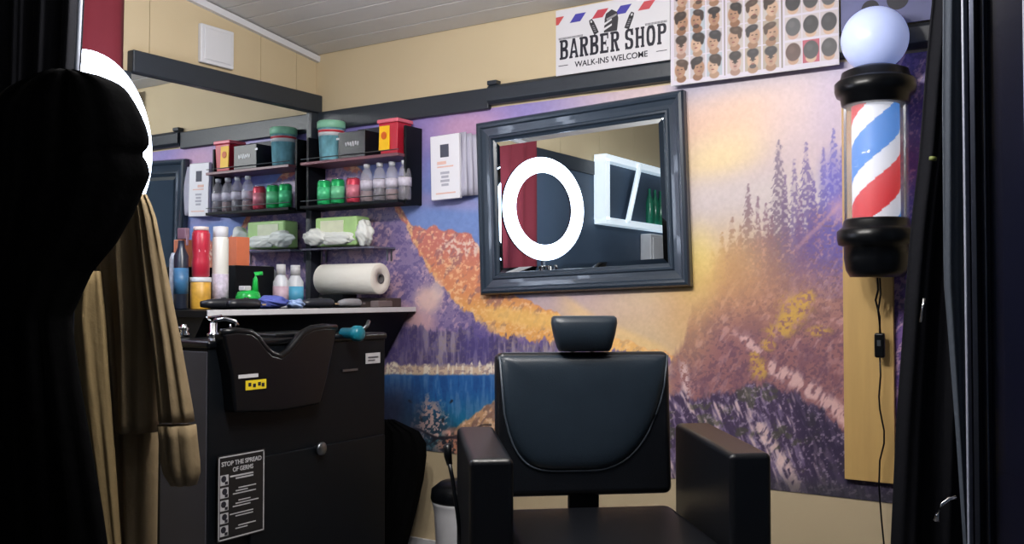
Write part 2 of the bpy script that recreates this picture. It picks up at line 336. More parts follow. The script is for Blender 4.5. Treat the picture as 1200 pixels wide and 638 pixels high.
P.fill((228, 186, 182), (1-sst(.4, 1.4, np.abs(v-pa)/wdt))*sst(858, 872, u)*sst(.36, .56, nf2)*.9)
P.fill((232, 202, 198), (1-sst(.2, 1.3, np.abs(u-802-(v-430)*.12+rj*.5)/6))*sst(415, 435, v)*(1-sst(490, 510, v))*sst(.42, .55, nf)*.85)
rk = P.below([(780, 462), (815, 464), (850, 458), (900, 450), (930, 462), (960, 480), (990, 510), (1060, 520)], 4, 26, 8, 4)*sst(772, 786, u)
P.fill((62, 48, 78), rk); st1 = fbm(u-v*.35, v*.22, 4.2, 77, 3); st2 = fbm(u-v*.6, v*.3, 9, 79, 3)
P.fill((124, 106, 142), rk*sst(.46, .6, st1)*.8); P.fill((216, 188, 190), rk*sst(.55, .68, st1*.6+st2*.4)*.95*(1-sst(918, 962, u-(v-480)*.4)*.85))
P.fill((70, 72, 54), rk*sst(.55, .66, n2)*.7*(1-sst(930, 980, u)*.5)); P.fill((34, 28, 52), rk*sst(926, 950, u-(v-500)*.25)*.6); P.fill((190, 170, 190), rk*sst(.64, .7, nf)*.5)
P.fill((232, 200, 196), (1-sst(.2, 1.3, np.abs(u-898-(v-510)*.62+rj)/10))*sst(470, 500, v)*sst(.4, .56, nf2)*.9)
P.fill((40, 42, 44), sst(545, 570, v-(u-900)*.12+rj)*sst(780, 800, u)*.6)
P.c = P.c*.9+np.array((206, 196, 204))*.1+((nf-.5)*16)[..., None]
mural = painted('landscape_mural', (W0, -.003, Z0), (W1-W0, 0, 0), (0, 0, Z1-Z0), nu, nv, P.c, .38, gain=1.06)
tag(mural, 'large glossy wall mural of a mountain lake and conifer forest at sunset behind the chair', 'mural')

# ============================================================ BACK WALL THINGS
# --- framed mirror hung a little crooked
mr = empty('wall_mirror', (1.520, -.008, 1.652)); mr.rotation_euler = (math.radians(0), math.radians(-2.0), 0)
tag(mr, 'rectangular wall mirror in a wide dark moulded frame hung slightly crooked on the mural', 'mirror')
FWD, FHT = .985, .765
prof = [(0, 0), (0, .026), (.006, .036), (.016, .040), (.026, .037), (.032, .030), (.050, .026), (.064, .024), (.070, .029), (.078, .029), (.084, .020), (.094, .015), (.094, 0)]
bm = bmesh.new(); rings = []
for sx, sz in ((-1, -1), (1, -1), (1, 1), (-1, 1)):
    rings.append([bm.verts.new((sx*(FWD/2-a), -b, sz*(FHT/2-a))) for a, b in prof])
for i in range(4):
    a, b = rings[i], rings[(i+1) % 4]
    for k in range(len(prof)-1): bm.faces.new((a[k], a[k+1], b[k+1], b[k]))
    bm.faces.new((a[-1], a[0], b[0], b[-1]))
obj('frame', bm, M_frame, mr)
gw, gh, bv = FWD/2-.092, FHT/2-.092, .022
bm = bmesh.new(); o_ = [bm.verts.new((sx*gw, -.011, sz*gh)) for sx, sz in ((-1, -1), (1, -1), (1, 1), (-1, 1))]
i_ = [bm.verts.new((sx*(gw-bv), -.0135, sz*(gh-bv))) for sx, sz in ((-1, -1), (1, -1), (1, 1), (-1, 1))]
bm.faces.new(i_)
for k in range(4): bm.faces.new((o_[k], o_[(k+1) % 4], i_[(k+1) % 4], i_[k]))
bk = [bm.verts.new((sx*gw, -.006, sz*gh)) for sx, sz in ((-1, -1), (1, -1), (1, 1), (-1, 1))]
bm.faces.new(bk)
for k in range(4): bm.faces.new((o_[k], o_[(k+1) % 4], bk[(k+1) % 4], bk[k]))
obj('bevelled_glass', bm, M_mirror, mr)

# --- barber shop sign
SX0, SX1, SZ0, SZ1 = 1.420, 1.936, 2.176, 2.452
nu, nv = 620, 330; ss, tt = np.meshgrid(np.linspace(0, .516, nu), np.linspace(0, .276, nv))
Q = Paint(ss*1000, tt*1000); Q.fill((228, 226, 232))   # millimetres from the sign's bottom left corner
for i, cc in enumerate(((206, 84, 84), (74, 70, 170), (200, 70, 84), (74, 70, 170), (204, 80, 88))):
    x = 8+i*104-30; Q.fill(cc, Q.poly([(x-16, 214), (x+34, 214), (x+62, 248), (x+12, 248)]))
for x in (12, 408):
    mfine = Q.poly([(x, 150), (x+96 if x > 100 else x+118, 150), (x+96 if x > 100 else x+118, 158), (x, 158)])
    Q.fill((60, 60, 70), mfine*((np.mod(Q.u, 5) < 3) & (np.mod(Q.v, 5) < 3.6)))
def rotp(cx, cy, pts, a): c, s = math.cos(a), math.sin(a); return [(cx+px*c-py*s, cy+px*s+py*c) for px, py in pts]
for cx, a in ((178, .42), (342, -.42)):
    Q.fill((40, 38, 46), Q.poly(rotp(cx, 182, [(-11, -34), (12, -34), (11, 18), (7, 34), (-7, 34), (-11, 18)], a)))
    Q.fill((222, 220, 226), Q.poly(rotp(cx, 182, [(-4, 20), (4, 20), (3, 29), (-3, 29)], a))); Q.fill((130, 128, 136), Q.poly(rotp(cx, 182, [(-5, -26), (5, -26), (5, 8), (-5, 8)], a))*(np.mod(Q.v, 8) < 4))
Q.fill((52, 50, 56), Q.poly([(226, 150), (286, 150), (292, 200), (286, 226), (262, 240), (236, 226), (230, 206)])); Q.fill((150, 148, 152), Q.poly([(240, 196), (284, 212), (284, 220), (238, 206)]))
Q.fill((226, 224, 230), Q.poly([(222, 176), (262, 196), (262, 203), (222, 186)])); Q.fill((226, 224, 230), Q.poly([(222, 156), (262, 174), (262, 182), (222, 166)])); Q.fill((90, 88, 92), Q.blob((110, 108, 112), 262, 226, 16, 7) or 0) if False else None
def letter(ch, x, w_, y0, h, col, bg):
    X = (Q.u-x)/w_; Y = (Q.v-y0)/h
    rc = lambda a, b, c, d: (X >= a) & (X <= c) & (Y >= b) & (Y <= d)
    el = lambda cx, cy, rx, ry, p=2.6: (np.abs((X-cx)/rx)**p+np.abs((Y-cy)/ry)**p) < 1
    sf = .1
    if ch in 'BRP':
        m = rc(0, 0, .46, .11) | rc(0, .89, .5, 1) | rc(.08, 0, .38, 1)
        up = (el(.55, .745, .42, .255) & (X > .3)) | rc(.3, .49, .6, 1); m |= up & ~rc(.38, .62, .56, .88) & ~(el(.52, .75, .14, .13))
        if ch == 'B': m |= ((el(.56, .27, .44, .27) & (X > .3)) | rc(.3, 0, .6, .5)) & ~rc(.38, .12, .57, .41) & ~el(.54, .265, .15, .145)
        if ch == 'R': m |= (np.abs(X-(.52+.30*(1-Y/.55))) < .15) & (Y < .55) | rc(.62, 0, 1.02, .11)
    elif ch == 'A':
        m = (np.abs(X-.5) < .15+.36*(1-Y)) & ~((np.abs(X-.5) < .17*(1-(Y-.38)/.36)) & (Y > .38)) & ~((np.abs(X-.5) < .14+.12*(1-Y/.24)) & (Y < .24))
        m |= rc(-.04, 0, .36, .1) | rc(.64, 0, 1.04, .1)
    elif ch == 'E':
        m = rc(.08, 0, .38, 1) | rc(0, 0, .92, .13) | rc(0, .87, .92, 1) | rc(.38, .43, .7, .57) | rc(.8, 0, .94, .3) | rc(.8, .7, .94, 1) | rc(.62, .36, .72, .64)
    elif ch == 'H':
        m = rc(.06, 0, .34, 1) | rc(.66, 0, .94, 1) | rc(.3, .43, .7, .57) | rc(0, 0, .42, .1) | rc(0, .9, .42, 1) | rc(.58, 0, 1, .1) | rc(.58, .9, 1, 1)
    elif ch == 'O': m = el(.5, .5, .47, .52) & ~el(.5, .5, .18, .34)
    else:
        m = (el(.5, .73, .45, .28) & ~(el(.52, .73, .16, .15)) & ~rc(.52, .5, 1, .68)) | (el(.5, .27, .45, .28) & ~el(.48, .27, .16, .15) & ~rc(0, .33, .48, .5))
        m |= rc(.80, .66, .93, 1) | rc(.07, 0, .2, .34)
    Q.fill(col, (m & (Y >= 0) & (Y <= 1)).astype(float))
lx = 18
for ch in 'BARBER SHOP':
    if ch == ' ': lx += 16; continue
    letter(ch, lx, 41, 66, 82, (24, 22, 40), None); lx += 47.5
sign = empty('barber_shop_sign', (1.694, -.004, 2.172)); tag(sign, 'white barber shop sign with black lettering and red and blue stripes above the rail', 'sign')
obj('board', B((0, -.044, .138), (.516, .004, .276)), M_white, sign)
painted('printed_face', (-.258, -.0468, 0), (.516, 0, 0), (0, 0, .276), nu, nv, Q.c, .5, sign, gain=.74)
M_ink = mat('black_ink', (22, 22, 36), .6)
text('welcome_line', 'WALK-INS WELCOME', .034, (-.002, -.0475, .036), (PI/2, 0, 0), M_ink, sign, width=.33, bold=.0004)
bm.free()
for x0, x1 in ((-.245, -.2), (.2, .245)): obj('ornament_dash', B(((x0+x1)/2, -.0475, .04), (x1-x0, .001, .0025)), M_ink, sign)

# --- hairstyle chart poster
HX0, HX1, HZ0, HZ1 = 1.955, 2.577, 2.070, 2.45
nu, nv = 560, 340; ss, tt = np.meshgrid(np.linspace(0, .637, nu), np.linspace(0, .38, nv))
Q = Paint(ss*1000, tt*1000); Q.fill((232, 224, 240)); rs = random.Random(9)
cols = [12, 79, 146, 228, 296, 364, 446, 510, 574]
def face(cx, cy, kind):
    ob = Q.blob
    def bb(col, x, y, rx, ry, a=1., rot=0., soft=1.): ob(col, cx+(x-cx)*1.3, cy+(y-cy)*1.22+2, rx*1.3, ry*1.22, a, rot, soft)
    class F: blob = staticmethod(bb)
    _face(F, cx, cy, kind)
def _face(Q, cx, cy, kind):
    sk = rs.choice([(206, 164, 136), (222, 184, 156), (188, 142, 112), (214, 176, 160)]); hr = rs.choice([(42, 34, 34), (62, 46, 40), (84, 62, 50), (48, 44, 50)])
    if kind == 2:
        hr = rs.choice([(70, 68, 72), (96, 66, 60), (92, 92, 96), (52, 50, 56)]); Q.blob(sk, cx, cy-22, 15, 14, soft=.2); Q.blob(hr, cx, cy+2, 21, 27, soft=.15); Q.blob(tuple(c+26 for c in hr), cx-4, cy+10, 9, 10, .5, soft=1); return
    tl = rs.choice([-1, 0, 1]); Q.blob(tuple(max(0, c-40) for c in sk), cx, cy-34, 15, 12, soft=.3)
    Q.blob(sk, cx+tl*4, cy-6, 17, 25, soft=.2); Q.blob(tuple(c*.8 for c in sk), cx+tl*11, cy-14, 6, 14, .5, soft=1)
    Q.blob(hr, cx-tl*3, cy+17+rs.uniform(-2, 3), 18+rs.uniform(-1, 3), 12+rs.uniform(-2, 4), rot=tl*.25, soft=.35); Q.blob(hr, cx-tl*14, cy+5, 6, 14, soft=.4); Q.blob(tuple(c+40 for c in hr), cx+2, cy+21, 8, 5, .5, soft=1.4)
    if rs.random() < .4: Q.blob(hr, cx+tl*4, cy-24, 10, 7, .8, soft=.4)
    for s_ in (-6, 6): Q.blob((70, 50, 46), cx+tl*5+s_, cy-4, 3.4, 1.8, .8, soft=.6)
    Q.blob((150, 84, 80), cx+tl*5, cy-17, 5, 2, soft=.3)
for r in range(4):
    for c, x in enumerate(cols):
        kind = c//3; x1 = x+62; cy = 60+r*92; z0, z1 = cy-44, cy+44
        if kind == 2: z0, z1 = cy-42, cy+42
        bg = rs.choice([(206, 196, 200), (190, 200, 212), (214, 190, 176), (222, 214, 214)]) if kind == 0 else (rs.choice([(176, 196, 190), (190, 176, 160), (210, 200, 196)]) if kind == 1 else (218, 206, 208))
        if kind == 2 and r == 0 and c == 7: bg = (196, 84, 104)
        Q.fill(bg, Q.poly([(x+1, z0), (x1, z0), (x1, z1), (x+1, z1)])); face((x+x1)/2, cy, kind)
for x in (216, 434): Q.fill((150, 140, 128), Q.poly([(x, 12), (x+5, 12), (x+5, 380), (x, 380)]))
chart = painted('haircut_poster', (0, 0, 0), (.637, 0, 0), (0, 0, .38), nu, nv, Q.c, .45, gain=.7); pp = empty('haircut_chart', (HX0, -.046, HZ0))
tag(pp, 'white poster chart showing rows of mens haircut heads beside the barber sign', 'poster'); chart.parent = pp; chart.name = 'printed_face'
chart.location = (0, -.003, 0)
obj('backing', B((.3185, .0, .19), (.641, .004, .384)), M_white, pp)

# --- blue banner behind the globe
bn = obj('dark_blue_banner', B((2.775, -.04, 2.262), (.35, .006, .16)), mat('dusk_blue_print', (78, 82, 128), .5, var=.4, vscale=9))
tag(bn, 'dusky blue banner with dark shapes high on the wall behind the pole globe', 'banner')
bm = bmesh.new()
for x, z, r in ((2.79, 2.268, .036), (2.86, 2.30, .022), (2.70, 2.25, .03)): lathe(bm, [(r*.2, -.0445), (r, -.0440), (r, -.043)], (x, 0, z), 20, 'Y')
obj('dark_motif', bm, M_ink, bn)

# --- yellow pine board, barber pole and its lead
pb = obj('pine_board', B((2.678, -.013, 1.31), (.168, .022, 1.41)), M_wood, bevel=.002); tag(pb, 'upright bare yellow pine board fixed on the wall under the barber pole', 'board')
pole = empty('barber_pole', (2.738, -.158, 1.315)); tag(pole, 'lit red white and blue barber pole with round white globe and black caps', 'barber pole')
obj('base_cap', Lt([(.02, -.004), (.085, -.002), (.098, .02), (.104, .06), (.104, .1), (.122, .105), (.126, .125), (.126, .150), (.118, .158), (.108, .165), (.104, .185), (.1, .192)], n=48), M_blackplastic, pole, True)
obj('top_cap', Lt([(.1, .57), (.108, .575), (.112, .60), (.124, .606), (.13, .622), (.13, .648), (.122, .656), (.112, .662), (.106, .685), (.07, .70)], n=48), M_blackplastic, pole, True)
gl = []
for i in range(25):
    a = -PI/2+.5+(PI-.5)*i/24; gl.append((.108*math.cos(a), .796+.108*math.sin(a)))
obj('globe', Lt(gl, n=48), mat('lit_white_globe', (200, 212, 250), .3, emit=(160, 182, 255), es=.36), pole, True)
# striped inner drum: one mesh with three materials along a helix
bm = bmesh.new(); nz, na = 90, 72; R0 = .076; g = [[bm.verts.new((R0*math.cos(2*PI*i/na), R0*math.sin(2*PI*i/na), .185+.39*j/nz)) for i in range(na)] for j in range(nz+1)]
STR = []
for j in range(nz):
    for i in range(na):
        f = bm.faces.new((g[j][i], g[j][(i+1) % na], g[j+1][(i+1) % na], g[j+1][i])); f.smooth = True
        ph = (i/na-j/nz) % 1.0
        f.material_index = 1 if abs(ph-.176+.09) < .155 or ph > .931+.0 else (2 if abs(ph-.586) < .155 else 0)
dw = mat('drum_white', (240, 242, 250), .4, emit=(235, 240, 255), es=.5); db = mat('drum_blue', (20, 110, 190), .4, emit=(0, 130, 225), es=.75); dr = mat('drum_red', (205, 40, 50), .4, emit=(232, 36, 46), es=.6)
obj('striped_drum', bm, None, pole, mats=[dw, db, dr])
M_clear = mat('clear_acrylic', (240, 240, 245), .03, alpha=.16, coat=1.)
obj('clear_cover', Lt([(.103, .19), (.103, .572), (.101, .572), (.101, .19)], n=48), M_clear, pole, True)
for a in (-.15, PI+.15): obj('chrome_rod', B((.096*math.cos(a), .096*math.sin(a), .38), (.008, .008, .39)), M_chrome, pole)
for z in (.13, .63): obj('wall_bracket', B((-.02, .1, z), (.07, .052, .05)), M_blackplastic, pole)
pts = [ony(x, y, -.06) for x, y in ((1028, 322), (1029, 340), (1026, 352), (1031, 372), (1031, 392))]
cd = obj('power_cord', T(pts, .0035), M_blackplastic, None, True); tag(cd, 'thin black power cord with inline switch hanging down the pine board', 'cord')
cc = ony(1031, 405, -.06); obj('inline_switch', B(cc, (.034, .022, .085)), M_blackplastic, cd, bevel=.007)
obj('switch_button', B(cc+Vector((0, -.012, .008)), (.012, .006, .02)), M_steel, cd)
pts = [ony(x, y, -.06) for x, y in ((1031, 418), (1032, 440), (1030, 465), (1031, 480), (1036, 505), (1036, 520), (1031, 540), (1030, 570), (1033, 610), (1036, 640), (1038, 700))]
obj('lower_lead', T(pts, .003), M_blackplastic, cd, True)
pts2 = [ony(x, y, -.065) for x, y in ((1031, 326), (1032, 345), (1029, 365), (1032, 392))]; obj('looped_lead', T(pts2, .003), M_blackplastic, cd, True)

# --- leaflet holder between shelf and mirror
lf = empty('price_leaflets', (.785, -.004, 1.680)); lf.rotation_euler = (0, math.radians(-1.5), 0); tag(lf, 'white hanging leaflets with small print between the shelf and the framed mirror', 'leaflets')
def sheet(x0, x1, z0, z1, y, bend, sd):
    bm = bmesh.new(); g = []
    for j in range(9):
        r = []
        for i in range(9):
            s, t = i/8, j/8; r.append(bm.verts.new((x0+(x1-x0)*s+.008*math.sin(t*PI*1.1+sd)*s, y-bend*math.sin(t*PI+sd)*s-.01*s, z0+(z1-z0)*t)))
        g.append(r)
    for j in range(8):
        for i in range(8): bm.faces.new((g[j][i], g[j][i+1], g[j+1][i+1], g[j+1][i]))
    return bm
M_paper = mat('white_paper', (236, 234, 240), .5)
for k, (a, b) in enumerate(((.20, .235), (.17, .215), (.13, .19))):
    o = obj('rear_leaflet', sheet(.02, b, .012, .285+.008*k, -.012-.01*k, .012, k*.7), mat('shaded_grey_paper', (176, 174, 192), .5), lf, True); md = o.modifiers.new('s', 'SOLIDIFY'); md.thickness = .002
obj('front_card', B((.082, -.052, .148), (.162, .018, .292)), M_paper, lf, bevel=.003)
bm = bmesh.new(); box(bm, (.082, -.0615, .222), (.048, .001, .058)); obj('photo_square', bm, mat('dark_grey_print', (74, 76, 92), .6), lf)
bm = bmesh.new()
for i in range(4): box(bm, (.082, -.0615, .122-i*.018), (.05-.01*(i % 2), .001, .011))
obj('grey_print', bm, mat('pale_grey_print', (178, 178, 190), .6), lf)
for a_, b_ in (((.065, -.0615, .168), (.05, .001, .014)), ((.085, -.0615, .150), (.09, .001, .006)), ((.085, -.0615, .03), (.11, .001, .006))): obj('orange_print', B(a_, b_), mat('pale_orange_print', (232, 190, 176), .6), lf)

# ============================================================ SHELF UNIT IN THE CORNER
sh = empty('wall_shelf', (0.368, 0, 1.68)); tag(sh, 'black two tier wall shelf in the corner holding tubs, cans and bottles', 'shelf')
obj('upper_board', B((0, -.085, .212), (0.616, .17, .014)), mat('reddish_brown_shelf_board', (120, 74, 84), .4), sh, bevel=.002)
obj('lower_board', B((0, -.085, .0), (0.616, .17, .014)), M_black, sh, bevel=.002)
for s_ in (-1, 1): obj('side_panel', B((s_*0.308, -.06, .17), (.014, .12, .36)), M_black, sh, bevel=.002)
bm = bmesh.new()
for z in (.235, .03): tube(bm, [(-0.308, -.165, z), (0.308, -.165, z)], .0025)
obj('front_rail', bm, M_steel, sh)

# items on the upper board (top z = 1.899)
ZT = 1.68+.2195
def strokes(bm, x0, x1, y, z, h, n, seed):
    r = random.Random(seed); x = x0
    for i in range(n):
        w_ = (x1-x0)/n; box(bm, (x0+(i+.5)*w_, y, z+r.uniform(-.1, .1)*h), (w_*.6, .0012, h*r.uniform(.5, 1)), Matrix.Rotation(r.uniform(-.5, .2), 3, 'Y'))
tb = empty('wipes_tub', (0.185, -.085, ZT)); tag(tb, 'tall teal and white wipes tub with pale green lid at the shelf corner', 'tub')
obj('tub', Lt([(.052, 0), (.055, .004), (.064, .165), (.066, .165)], n=32), mat('teal_white_print', (120, 178, 192), .4, var=.8, vscale=34, stretch=(1, 1, .5)), tb, True)
obj('label_band', Lt([(.0625, .125), (.0645, .155)], n=32), M_white, tb, True)
obj('red_stripe', Lt([(.064, .142), (.0648, .153)], n=32), mat('red_band', (190, 50, 66), .4), tb, True)
obj('lid', Lt([(.066, .163), (.069, .166), (.069, .195), (.064, .2), (.0, .2)], n=32), mat('pale_green_lid', (130, 190, 160), .4), tb, True)
gb = empty('glove_box', (0.385, -.105, ZT)); tag(gb, 'black cardboard glove box with pale script marks in the middle of the upper shelf', 'box')
obj('carton', B((0, 0, .062), (0.17, .11, .124)), mat('black_card', (17, 18, 22), .4, var=.3, vscale=12), gb, bevel=.003)
bm = bmesh.new(); strokes(bm, -.04, .05, -.0563, .066, .024, 6, 3); obj('script_marks', bm, M_white, gb); obj('corner_mark', B((-.085, -.056, .095), (.02, .0012, .01)), M_white, gb)
gb2 = obj('dark_carton', B((.40, -.022, ZT+.078), (.17, .04, .156)), mat('dark_slate_card', (44, 46, 62), .5), bevel=.003); tag(gb2, 'dark slate carton standing behind the black glove box', 'box')
sc_ = empty('sharps_bin', (0.589, -.085, ZT)); sc_.scale = (.82, .82, .9); sc_.rotation_euler = (0, 0, 0); tag(sc_, 'red sharps bin with yellow label and pink lid on the right of the upper shelf', 'bin')
bm = bmesh.new(); a = .052; b_ = .06
lo = [bm.verts.new((x, y, 0)) for x, y in ((-.06, -.055), (.06, -.055), (.06, .055), (-.06, .055))]; hi = [bm.verts.new((x, y, .165)) for x, y in ((-.07, -.062), (.07, -.062), (.07, .062), (-.07, .062))]
bm.faces.new(lo[::-1]); bm.faces.new(hi)
for k in range(4): bm.faces.new((lo[k], lo[(k+1) % 4], hi[(k+1) % 4], hi[k]))
obj('body', bm, mat('sharps_red', (190, 34, 56), .4), sc_, bevel=.006)
obj('lid', B((0, 0, .175), (.155, .138, .02)), mat('pink_plastic', (228, 110, 128), .4), sc_, bevel=.005)
bm = B((-.026, -.0615, .088), (.075, .006, .125), Matrix.Rotation(-.04, 3, 'X')); obj('yellow_label', bm, mat('yellow_label', (250, 196, 20), .5), sc_)
bm = bmesh.new(); lathe(bm, [(.002, -.0682), (.02, -.068), (.02, -.066)], (-.026, 0, .10), 16, 'Y'); obj('warning_mark', bm, mat('orange_mark', (214, 96, 20), .5), sc_)
# drinks on the lower board
ZL = 1.68+.0075
def can(x, y, c1, c2, lab, nm):
    o = empty('drink_can', (x, y, ZL)); tag(o, lab, 'can', 'drink cans on the lower shelf')
    obj('body', Lt([(.022, 0), (.031, .008), (.033, .014), (.033, .112), (.028, .122), (.0, .122)], n=24), mat(nm, c1, .3, .3), o, True)
    obj('label_band', Lt([(.0334, .03), (.0335, .09)], n=24), mat(nm+'_band', c2, .35, .1, var=.5, vscale=30), o, True)
    obj('rim', Lt([(.027, .121), (.028, .1255), (.025, .1255), (.024, .123)], n=24), M_chrome, o, True)
can(0.153, -.10, (40, 190, 110), (90, 220, 150), 'green drink can nearest the room corner', 'can_green')
can(0.244, -.10, (40, 180, 104), (120, 214, 160), 'green drink can between the other green can and the red can', 'can_green2')
can(0.343, -.10, (214, 70, 92), (240, 130, 146), 'single red drink can on the lower shelf', 'can_red')
M_pet = mat('clear_bottle', (214, 212, 222), .1, alpha=.3); M_cola = mat('dark_drink', (46, 26, 34), .3, var=.3)
def bottle(x, dark, lab):
    o = empty('drink_bottle', (x, -.10, ZL)); tag(o, lab, 'bottle', 'small bottles on the lower shelf')
    obj('body', Lt([(.026, 0), (.031, .006), (.031, .04), (.029, .06), (.031, .08), (.031, .115), (.024, .145), (.013, .162), (.013, .17)], n=24), M_pet, o, True)
    obj('contents', Lt([(.024, .004), (.028, .008), (.028, .055 if not dark else .11), (.0, .056 if not dark else .111)], n=20), M_cola if dark else mat('amber_drink', (120, 78, 70), .3), o, True)
    obj('label', Lt([(.0318, .065), (.0318, .105)], n=24), mat('pale_bottle_label', (206, 200, 214), .5, var=.4, vscale=60), o, True)
    obj('cap', Lt([(.015, .166), (.016, .184), (.0, .185)], n=20), M_white, o, True)
bottle(0.429, False, 'small bottle with pale cap directly right of the red can'); bottle(0.509, True, 'second small bottle counted right from the red can'); bottle(0.584, False, 'third small bottle counted right from the red can'); bottle(0.66, True, 'small bottle at the far right end of the lower shelf')
# acrylic third shelf with tissue pack
ac = empty('clear_shelf', (.27, 0, 1.475)); tag(ac, 'narrow clear shelf with metal legs holding the green tissue pack', 'shelf')
obj('shelf_plate', B((.02, -.08, 0), (.47, .16, .008)), mat('smoked_acrylic', (110, 110, 128), .15, alpha=.7), ac)
for x in (-.19, .235):
    obj('shelf_leg', T([(x, -.04, -.06), (x, -.04, -.004)], .004), M_steel, ac); obj('shelf_bracket', T([(x, -.01, -.06), (x, -.01, -.004)], .004), M_steel, ac)
tp = empty('tissue_pack', (.26, -.085, 1.488)); tag(tp, 'light green tissue pack with white wrapping on the clear shelf', 'tissue pack')
obj('pack', B((.0, 0, .07), (.27, .10, .14)), mat('light_green_wrap', (176, 214, 140), .45, var=.2, vscale=12), tp, bevel=.012, seg=3)
obj('pale_panel', B((-.02, -.0515, .085), (.15, .003, .075)), mat('cream_panel', (226, 230, 200), .5, var=.15, vscale=20), tp, bevel=.001)
def crumple(name, c, s, seed, m, parent, lab=None, cat=None, amp=.3):
    bm = bmesh.new(); bmesh.ops.create_icosphere(bm, subdivisions=4, radius=1)
    for v_ in bm.verts:
        p = v_.co.copy(); n_ = math.sin(p.x*5+seed)+math.sin(p.y*6+seed*2+p.x*3)+math.sin(p.z*7+seed*3+p.y*4)+.6*math.sin(p.x*13+p.z*11+seed)
        k = 1+amp*n_/3.6; v_.co = Vector((p.x*k*s[0]+c[0], p.y*k*s[1]+c[1], max(-1, p.z*k)*s[2]+c[2]))
    o = obj(name, bm, m, parent, True)
    if lab: tag(o, lab, cat)
    return o
M_film = mat('white_film', (232, 234, 228), .35)
crumple('white_wrapping', (-.12, -.055, .045), (.085, .035, .042), 2, M_film, tp); crumple('white_wrapping', (.02, -.058, .035), (.10, .022, .03), 5, M_film, tp); crumple('white_wrapping', (.185, -.05, .055), (.045, .04, .062), 8, M_film, tp)

# ============================================================ LEFT WALL: mirror, vent, rail
lm = empty('long_mirror', (.0, -.56, 1.207)); tag(lm, 'long frameless station mirror in black surround on the left wall above the counter', 'mirror')
obj('mirror_glass', B((.012, 0, .475), (.016, 1.06, .97)), M_mirror, lm)
obj('top_rail', B((.022, .016, 1.006), (.044, 1.085, .092)), M_rail, lm, bevel=.006)
obj('corner_stile', B((.02, .523, .475), (.036, .074, .97)), M_rail, lm, bevel=.004)
obj('rear_stile', B((.02, -.55, .475), (.036, .04, .97)), M_rail, lm, bevel=.004)
vt = empty('wall_vent', (.0, -.642, 2.37)); tag(vt, 'square white ventilation cover high on the left wall panelling', 'vent')
obj('cover', B((.012, 0, 0), (.024, .185, .175)), M_white, vt, bevel=.006)
obj('inner_plate', B((.026, 0, 0), (.006, .15, .14)), M_white, vt, bevel=.003)
# red cloth on the left wall
bm = bmesh.new(); g = []
for j in range(14):
    g.append([bm.verts.new((.035+.018*math.sin(i*1.1+.3*math.sin(j*.5)), -1.13-.95*i/30, .05+1.25+1.25*j/13)) for i in range(31)])
for j in range(13):
    for i in range(30): bm.faces.new((g[j][i], g[j][i+1], g[j+1][i+1], g[j+1][i]))
o = obj('red_drape', bm, M_red, None, True); md = o.modifiers.new('s', 'SOLIDIFY'); md.thickness = .006
tag(o, 'dark red cloth drape hung on the left wall behind the glowing ring light', 'drape')
# what the framed mirror reflects: dark panelled stretch of left wall, white-framed case, white box
struct(obj('trim_4', B((.012, -3.6, 1.32), (.022, 3.0, 1.7)), M_navy))
struct(obj('trim_5', B((.02, -3.6, 2.22), (.04, 3.0, .1)), M_rail))
cs = empty('wall_display_case', (.024, -3.7, 1.80)); tag(cs, 'white framed wall case with green bottles seen in the framed mirror', 'display case')
bm = bmesh.new()
for a in ((.06, 0, .02, .1, 1.5, .05), (.06, 0, .50, .1, 1.5, .05), (.06, .72, .26, .1, .07, .46), (.06, -.72, .26, .1, .07, .46)): box(bm, a[:3], a[3:])
obj('frame', bm, M_tubeglow, cs); obj('back_panel', B((.02, 0, .26), (.02, 1.4, .46)), M_navy, cs)
ld = obj('slanted_strip', T([(.12, .40, .03), (.12, .18, .5)], .022), M_tubeglow, cs, True)
for k in range(6):
    o = obj('green_bottle', Lt([(.03, 0), (.035, .01), (.035, .18), (.012, .25), (.012, .3), (0, .3)], n=16), mat('green_glass', (30, 110, 84), .2), None, True); o.location = (.075, -3.85-.11*k, 1.846)
    tag(o, 'green bottle inside the white wall case seen in the mirror', 'bottle', 'green bottles in the wall case')
wb = empty('white_wall_box', (.024, -4.02, 1.50)); tag(wb, 'plain white square wall box below the case seen in the framed mirror', 'box')
obj('housing', B((.05, 0, .13), (.10, .5, .27)), M_white, wb, bevel=.01); obj('cover_plate', B((.105, 0, .13), (.01, .44, .21)), M_white, wb, bevel=.003)

# ============================================================ STATION COUNTER AND BACKWASH UNIT
st = empty('barber_station', (0, -.605, 0)); tag(st, 'black barber station with white edged worktop in the corner under the mirrors', 'counter')
obj('body', Pm([(0.005, -.585, 0), (.44, -.585, 0), (.44, -.585, .90), (.62, -.585, 1.17), (0.005, -.585, 1.17)], (0, 1.17, 0)), M_black, st)
obj('worktop', B((.327, 0, 1.183), (.645, 1.19, .024)), M_black, st)
obj('white_edge', B((.652, 0, 1.187), (.010, 1.19, .022)), M_white, st, bevel=.002)
bw = empty('backwash_unit', (.7, -.955, 0)); tag(bw, 'black salon backwash cabinet with curved basin rim below the counter edge', 'backwash unit')
obj('cabinet', B((.08, 0, .54), (.24, .884, 1.07)), M_black, bw, bevel=.004)
obj('side_panel', B((.08, -.4445, .535), (.234, .006, 1.06)), M_sideblk, bw, bevel=.002)
obj('door', B((.206, .08, .36), (.014, .70, .66)), M_black, bw, bevel=.004)
obj('top_slab', B((.078, 0, 1.087), (.262, .90, .028)), M_blackplastic, bw, bevel=.012, seg=3)
